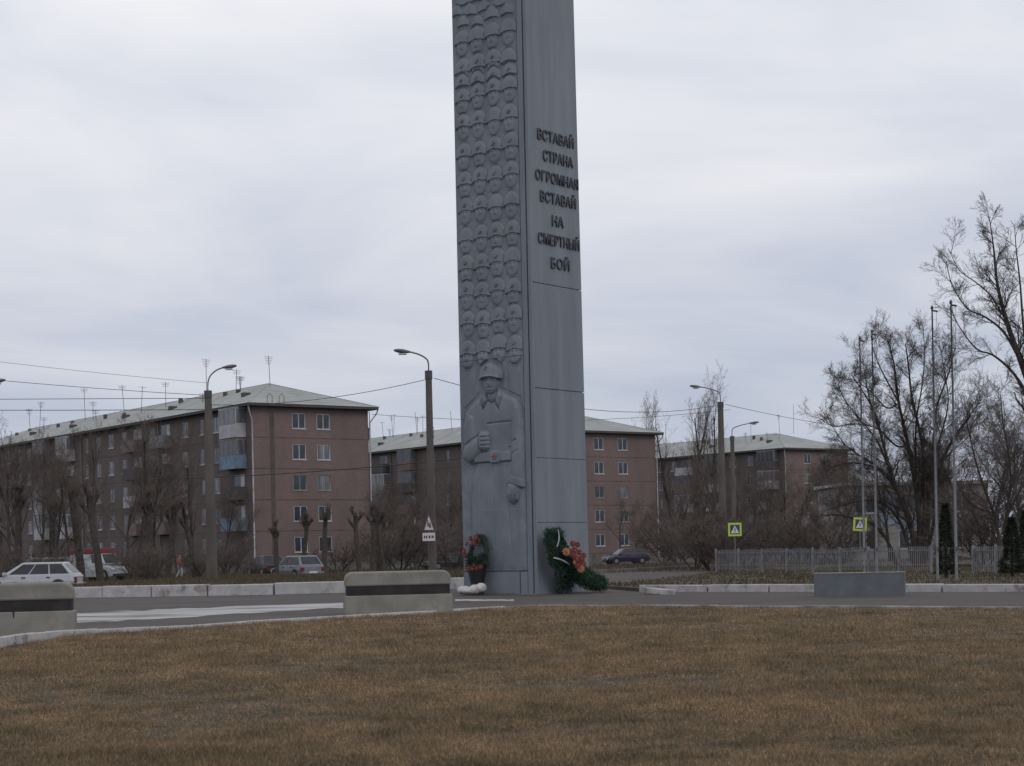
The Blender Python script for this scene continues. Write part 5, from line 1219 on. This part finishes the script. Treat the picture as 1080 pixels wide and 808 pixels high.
# the three large trees at the right, limbs laid out one by one
def limb_tree(label, Y, base, limbs, seed, name='bare_tree', twigk=1.0, tl_=1.0, r0=.3, dep=2.2, tw='twig'):
    """limbs: pixel paths; each limb is given its own depth swing"""
    rng = random.Random(seed); b0 = P(base[0], Y, -.05); t = thing(name, label, 'tree', b0)
    big = []; fine = []
    cfg = dict(CF_broad, n=[1, 12, 8, 6, 3], seg=[6, 6, 5, 4, 3], len=[.36, .62, .62, .6], start=[.22, .08, .08, .1], ang=[(.3, .8), (.35, .8), (.35, .8), (.3, .8)], up=[0, .05, .035, .02, .01], rr=[.5, .5, .5, .5], rmin=.0055, wob=[.10, .15, .19, .22, .25])
    for path, ra, rb in limbs:
        sw = rng.uniform(-dep, dep); pts = []
        y0_ = 0.0
        if path[0][1] < 590 and big:   # spring from the nearest limb already there
            a0_ = A(*path[0], Y) - b0; best = min(((q.x - a0_.x) ** 2 + (q.z - a0_.z) ** 2, q.y, q.x, q.z) for c_, _, _ in big for q in c_); y0_ = best[1]; pts.append(Vector((best[2], best[1], best[3])))
        for i, (x, y) in enumerate(path):
            s = i / (len(path) - 1); pts.append(A(x, y, Y + y0_ + sw * s * s) - b0)
        cp = catmull(pts, 5); n = len(cp); ra *= .78; rb *= .8; rad = [ra + (rb - ra) * (i / (n - 1)) ** .8 for i in range(n)]; big.append((cp, rad, 8))
        L = sum((cp[i + 1] - cp[i]).length for i in range(n - 1)); m = int(L * 2.4 * twigk)
        for k in range(m):
            s = .22 + .78 * (k + rng.random()) / m; i = min(n - 2, int(s * (n - 1))); q = cp[i].lerp(cp[i + 1], s * (n - 1) - i); d = (cp[i + 1] - cp[i]).normalized(); nd = rotv(d, rng.uniform(.35, 1.05), rng)
            o_ = [[], [], [], [], []]; grow(o_, q, nd, tl_ * rng.uniform(1.0, 2.6) * (1.25 - .6 * s), max(.014, rad[i] * .42), 1, cfg, rng); fine += sum(o_, [])
    mesh_chains('trunk', big, 'bark', t); mesh_chains('crown', fine, tw, t); return t
limb_tree('big spreading bare tree with many dark limbs behind the middle flagpoles', 97, (966, 603), [
    ([(967, 604), (964, 570), (955, 540), (940, 500), (930, 462), (920, 430), (898, 395)], .26, .03),
    ([(968, 604), (970, 560), (966, 515), (958, 470), (948, 425), (943, 385), (936, 358)], .26, .03),
    ([(970, 604), (975, 560), (976, 510), (972, 465), (962, 420), (958, 385), (955, 362)], .24, .03),
    ([(972, 604), (978, 560), (982, 510), (985, 465), (988, 430), (1000, 395), (1008, 365)], .22, .025),
    ([(972, 604), (985, 550), (990, 500), (1004, 465), (1022, 440), (1036, 420)], .18, .02),
    ([(966, 604), (958, 575), (946, 545), (925, 528), (900, 530), (872, 538)], .19, .03),
    ([(948, 604), (938, 575), (925, 556), (905, 548), (880, 543), (858, 545)], .16, .03),
    ([(960, 545), (945, 512), (925, 492), (903, 478), (888, 465), (872, 440)], .13, .02),
    ([(950, 520), (925, 495), (900, 488), (880, 492), (866, 500)], .1, .02),
    ([(945, 470), (925, 452), (900, 447), (880, 450), (866, 442)], .09, .02),
    ([(940, 500), (925, 465), (905, 440), (890, 420), (884, 405)], .10, .015),
    ([(930, 462), (918, 425), (912, 395), (908, 368)], .09, .015),
    ([(948, 425), (932, 395), (922, 372), (918, 352)], .09, .012),
    ([(966, 515), (966, 450), (972, 410), (975, 380), (974, 352)], .12, .015),
    ([(976, 510), (992, 460), (1000, 425), (996, 390), (992, 368)], .11, .015),
    ([(982, 510), (1000, 480), (1020, 462), (1030, 445)], .09, .015),
    ([(935, 430), (915, 410), (896, 400), (880, 405)], .07, .015)], 21, dep=2.6, tl_=.80, twigk=1.05)
limb_tree('tall bare tree at the right edge whose top branches reach highest', 72, (1100, 607), [
    ([(1102, 607), (1100, 500), (1092, 430), (1078, 385), (1062, 340), (1052, 300), (1048, 262), (1044, 232)], .3, .018),
    ([(1092, 430), (1070, 395), (1048, 375), (1030, 368), (1012, 345), (1003, 325)], .11, .015),
    ([(1078, 385), (1060, 352), (1040, 335), (1020, 325), (1004, 300), (998, 275)], .10, .015),
    ([(1062, 340), (1045, 312), (1028, 297), (1012, 285), (1000, 262)], .07, .012),
    ([(1090, 420), (1080, 350), (1076, 300), (1072, 265), (1070, 240)], .12, .015),
    ([(1095, 440), (1096, 370), (1104, 320), (1110, 270)], .12, .015)], 33, twigk=.68, dep=1.5, tl_=.68)
limb_tree('bare forked tree between the rightmost flagpole and the right edge', 88, (1055, 604), [
    ([(1056, 604), (1054, 575), (1050, 548), (1040, 520), (1030, 490), (1022, 455), (1015, 430)], .17, .02),
    ([(1058, 604), (1060, 570), (1062, 540), (1066, 510), (1064, 480), (1058, 445), (1055, 415)], .17, .02),
    ([(1062, 545), (1072, 525), (1082, 505), (1090, 470)], .1, .02), ([(1060, 560), (1078, 535), (1092, 510)], .08, .02),
    ([(1046, 540), (1030, 535), (1015, 520), (1006, 500)], .07, .02)], 45, dep=1.8)

# conifers
def conifer(px, Y, h0, H_, rad, label, seed, n=5200):
    rng = random.Random(seed); p = P(px, Y, h0); t = thing('conifer', label, 'tree', p); b = MB()
    MB().tube([(0, 0, -.05), (0, 0, H_ * .95)], [.07, .015], 7).build('trunk', 'bark', t)
    for _ in range(n):
        v_ = rng.random() ** 1.15; z = .15 + v_ * (H_ - .15); lay = .86 + .10 * sin(z * 11 + 2 * sin(z * 3 + seed)) + .12 * sin(3 * seed + z * 5); rr = rad * (1 - v_ * .85) * lay * rng.uniform(.15, 1) ** .5; a = rng.uniform(0, 6.28)
        q = Vector((rr * cos(a), rr * sin(a), z)); d = Vector((cos(a), sin(a), rng.uniform(-.5, .5))).normalized() * rng.uniform(.07, .16); s = d.cross(Vector((rng.uniform(-1, 1), rng.uniform(-1, 1), 1))).normalized() * .022
        b.poly([q - s, q + s, q + d])
    b.build('crown', 'conifer', t)
conifer(998, 66, .12, 2.9, .52, 'narrow dark conifer between the two tallest flagpoles', 5)
conifer(1068, 66, .12, 2.3, .6, 'dark green conifer before the fence at the right edge', 6)
conifer(1083, 68, .12, 2.6, .6, 'conifer cut by the right edge of the photo', 7)
print('objects', len(bpy.data.objects))
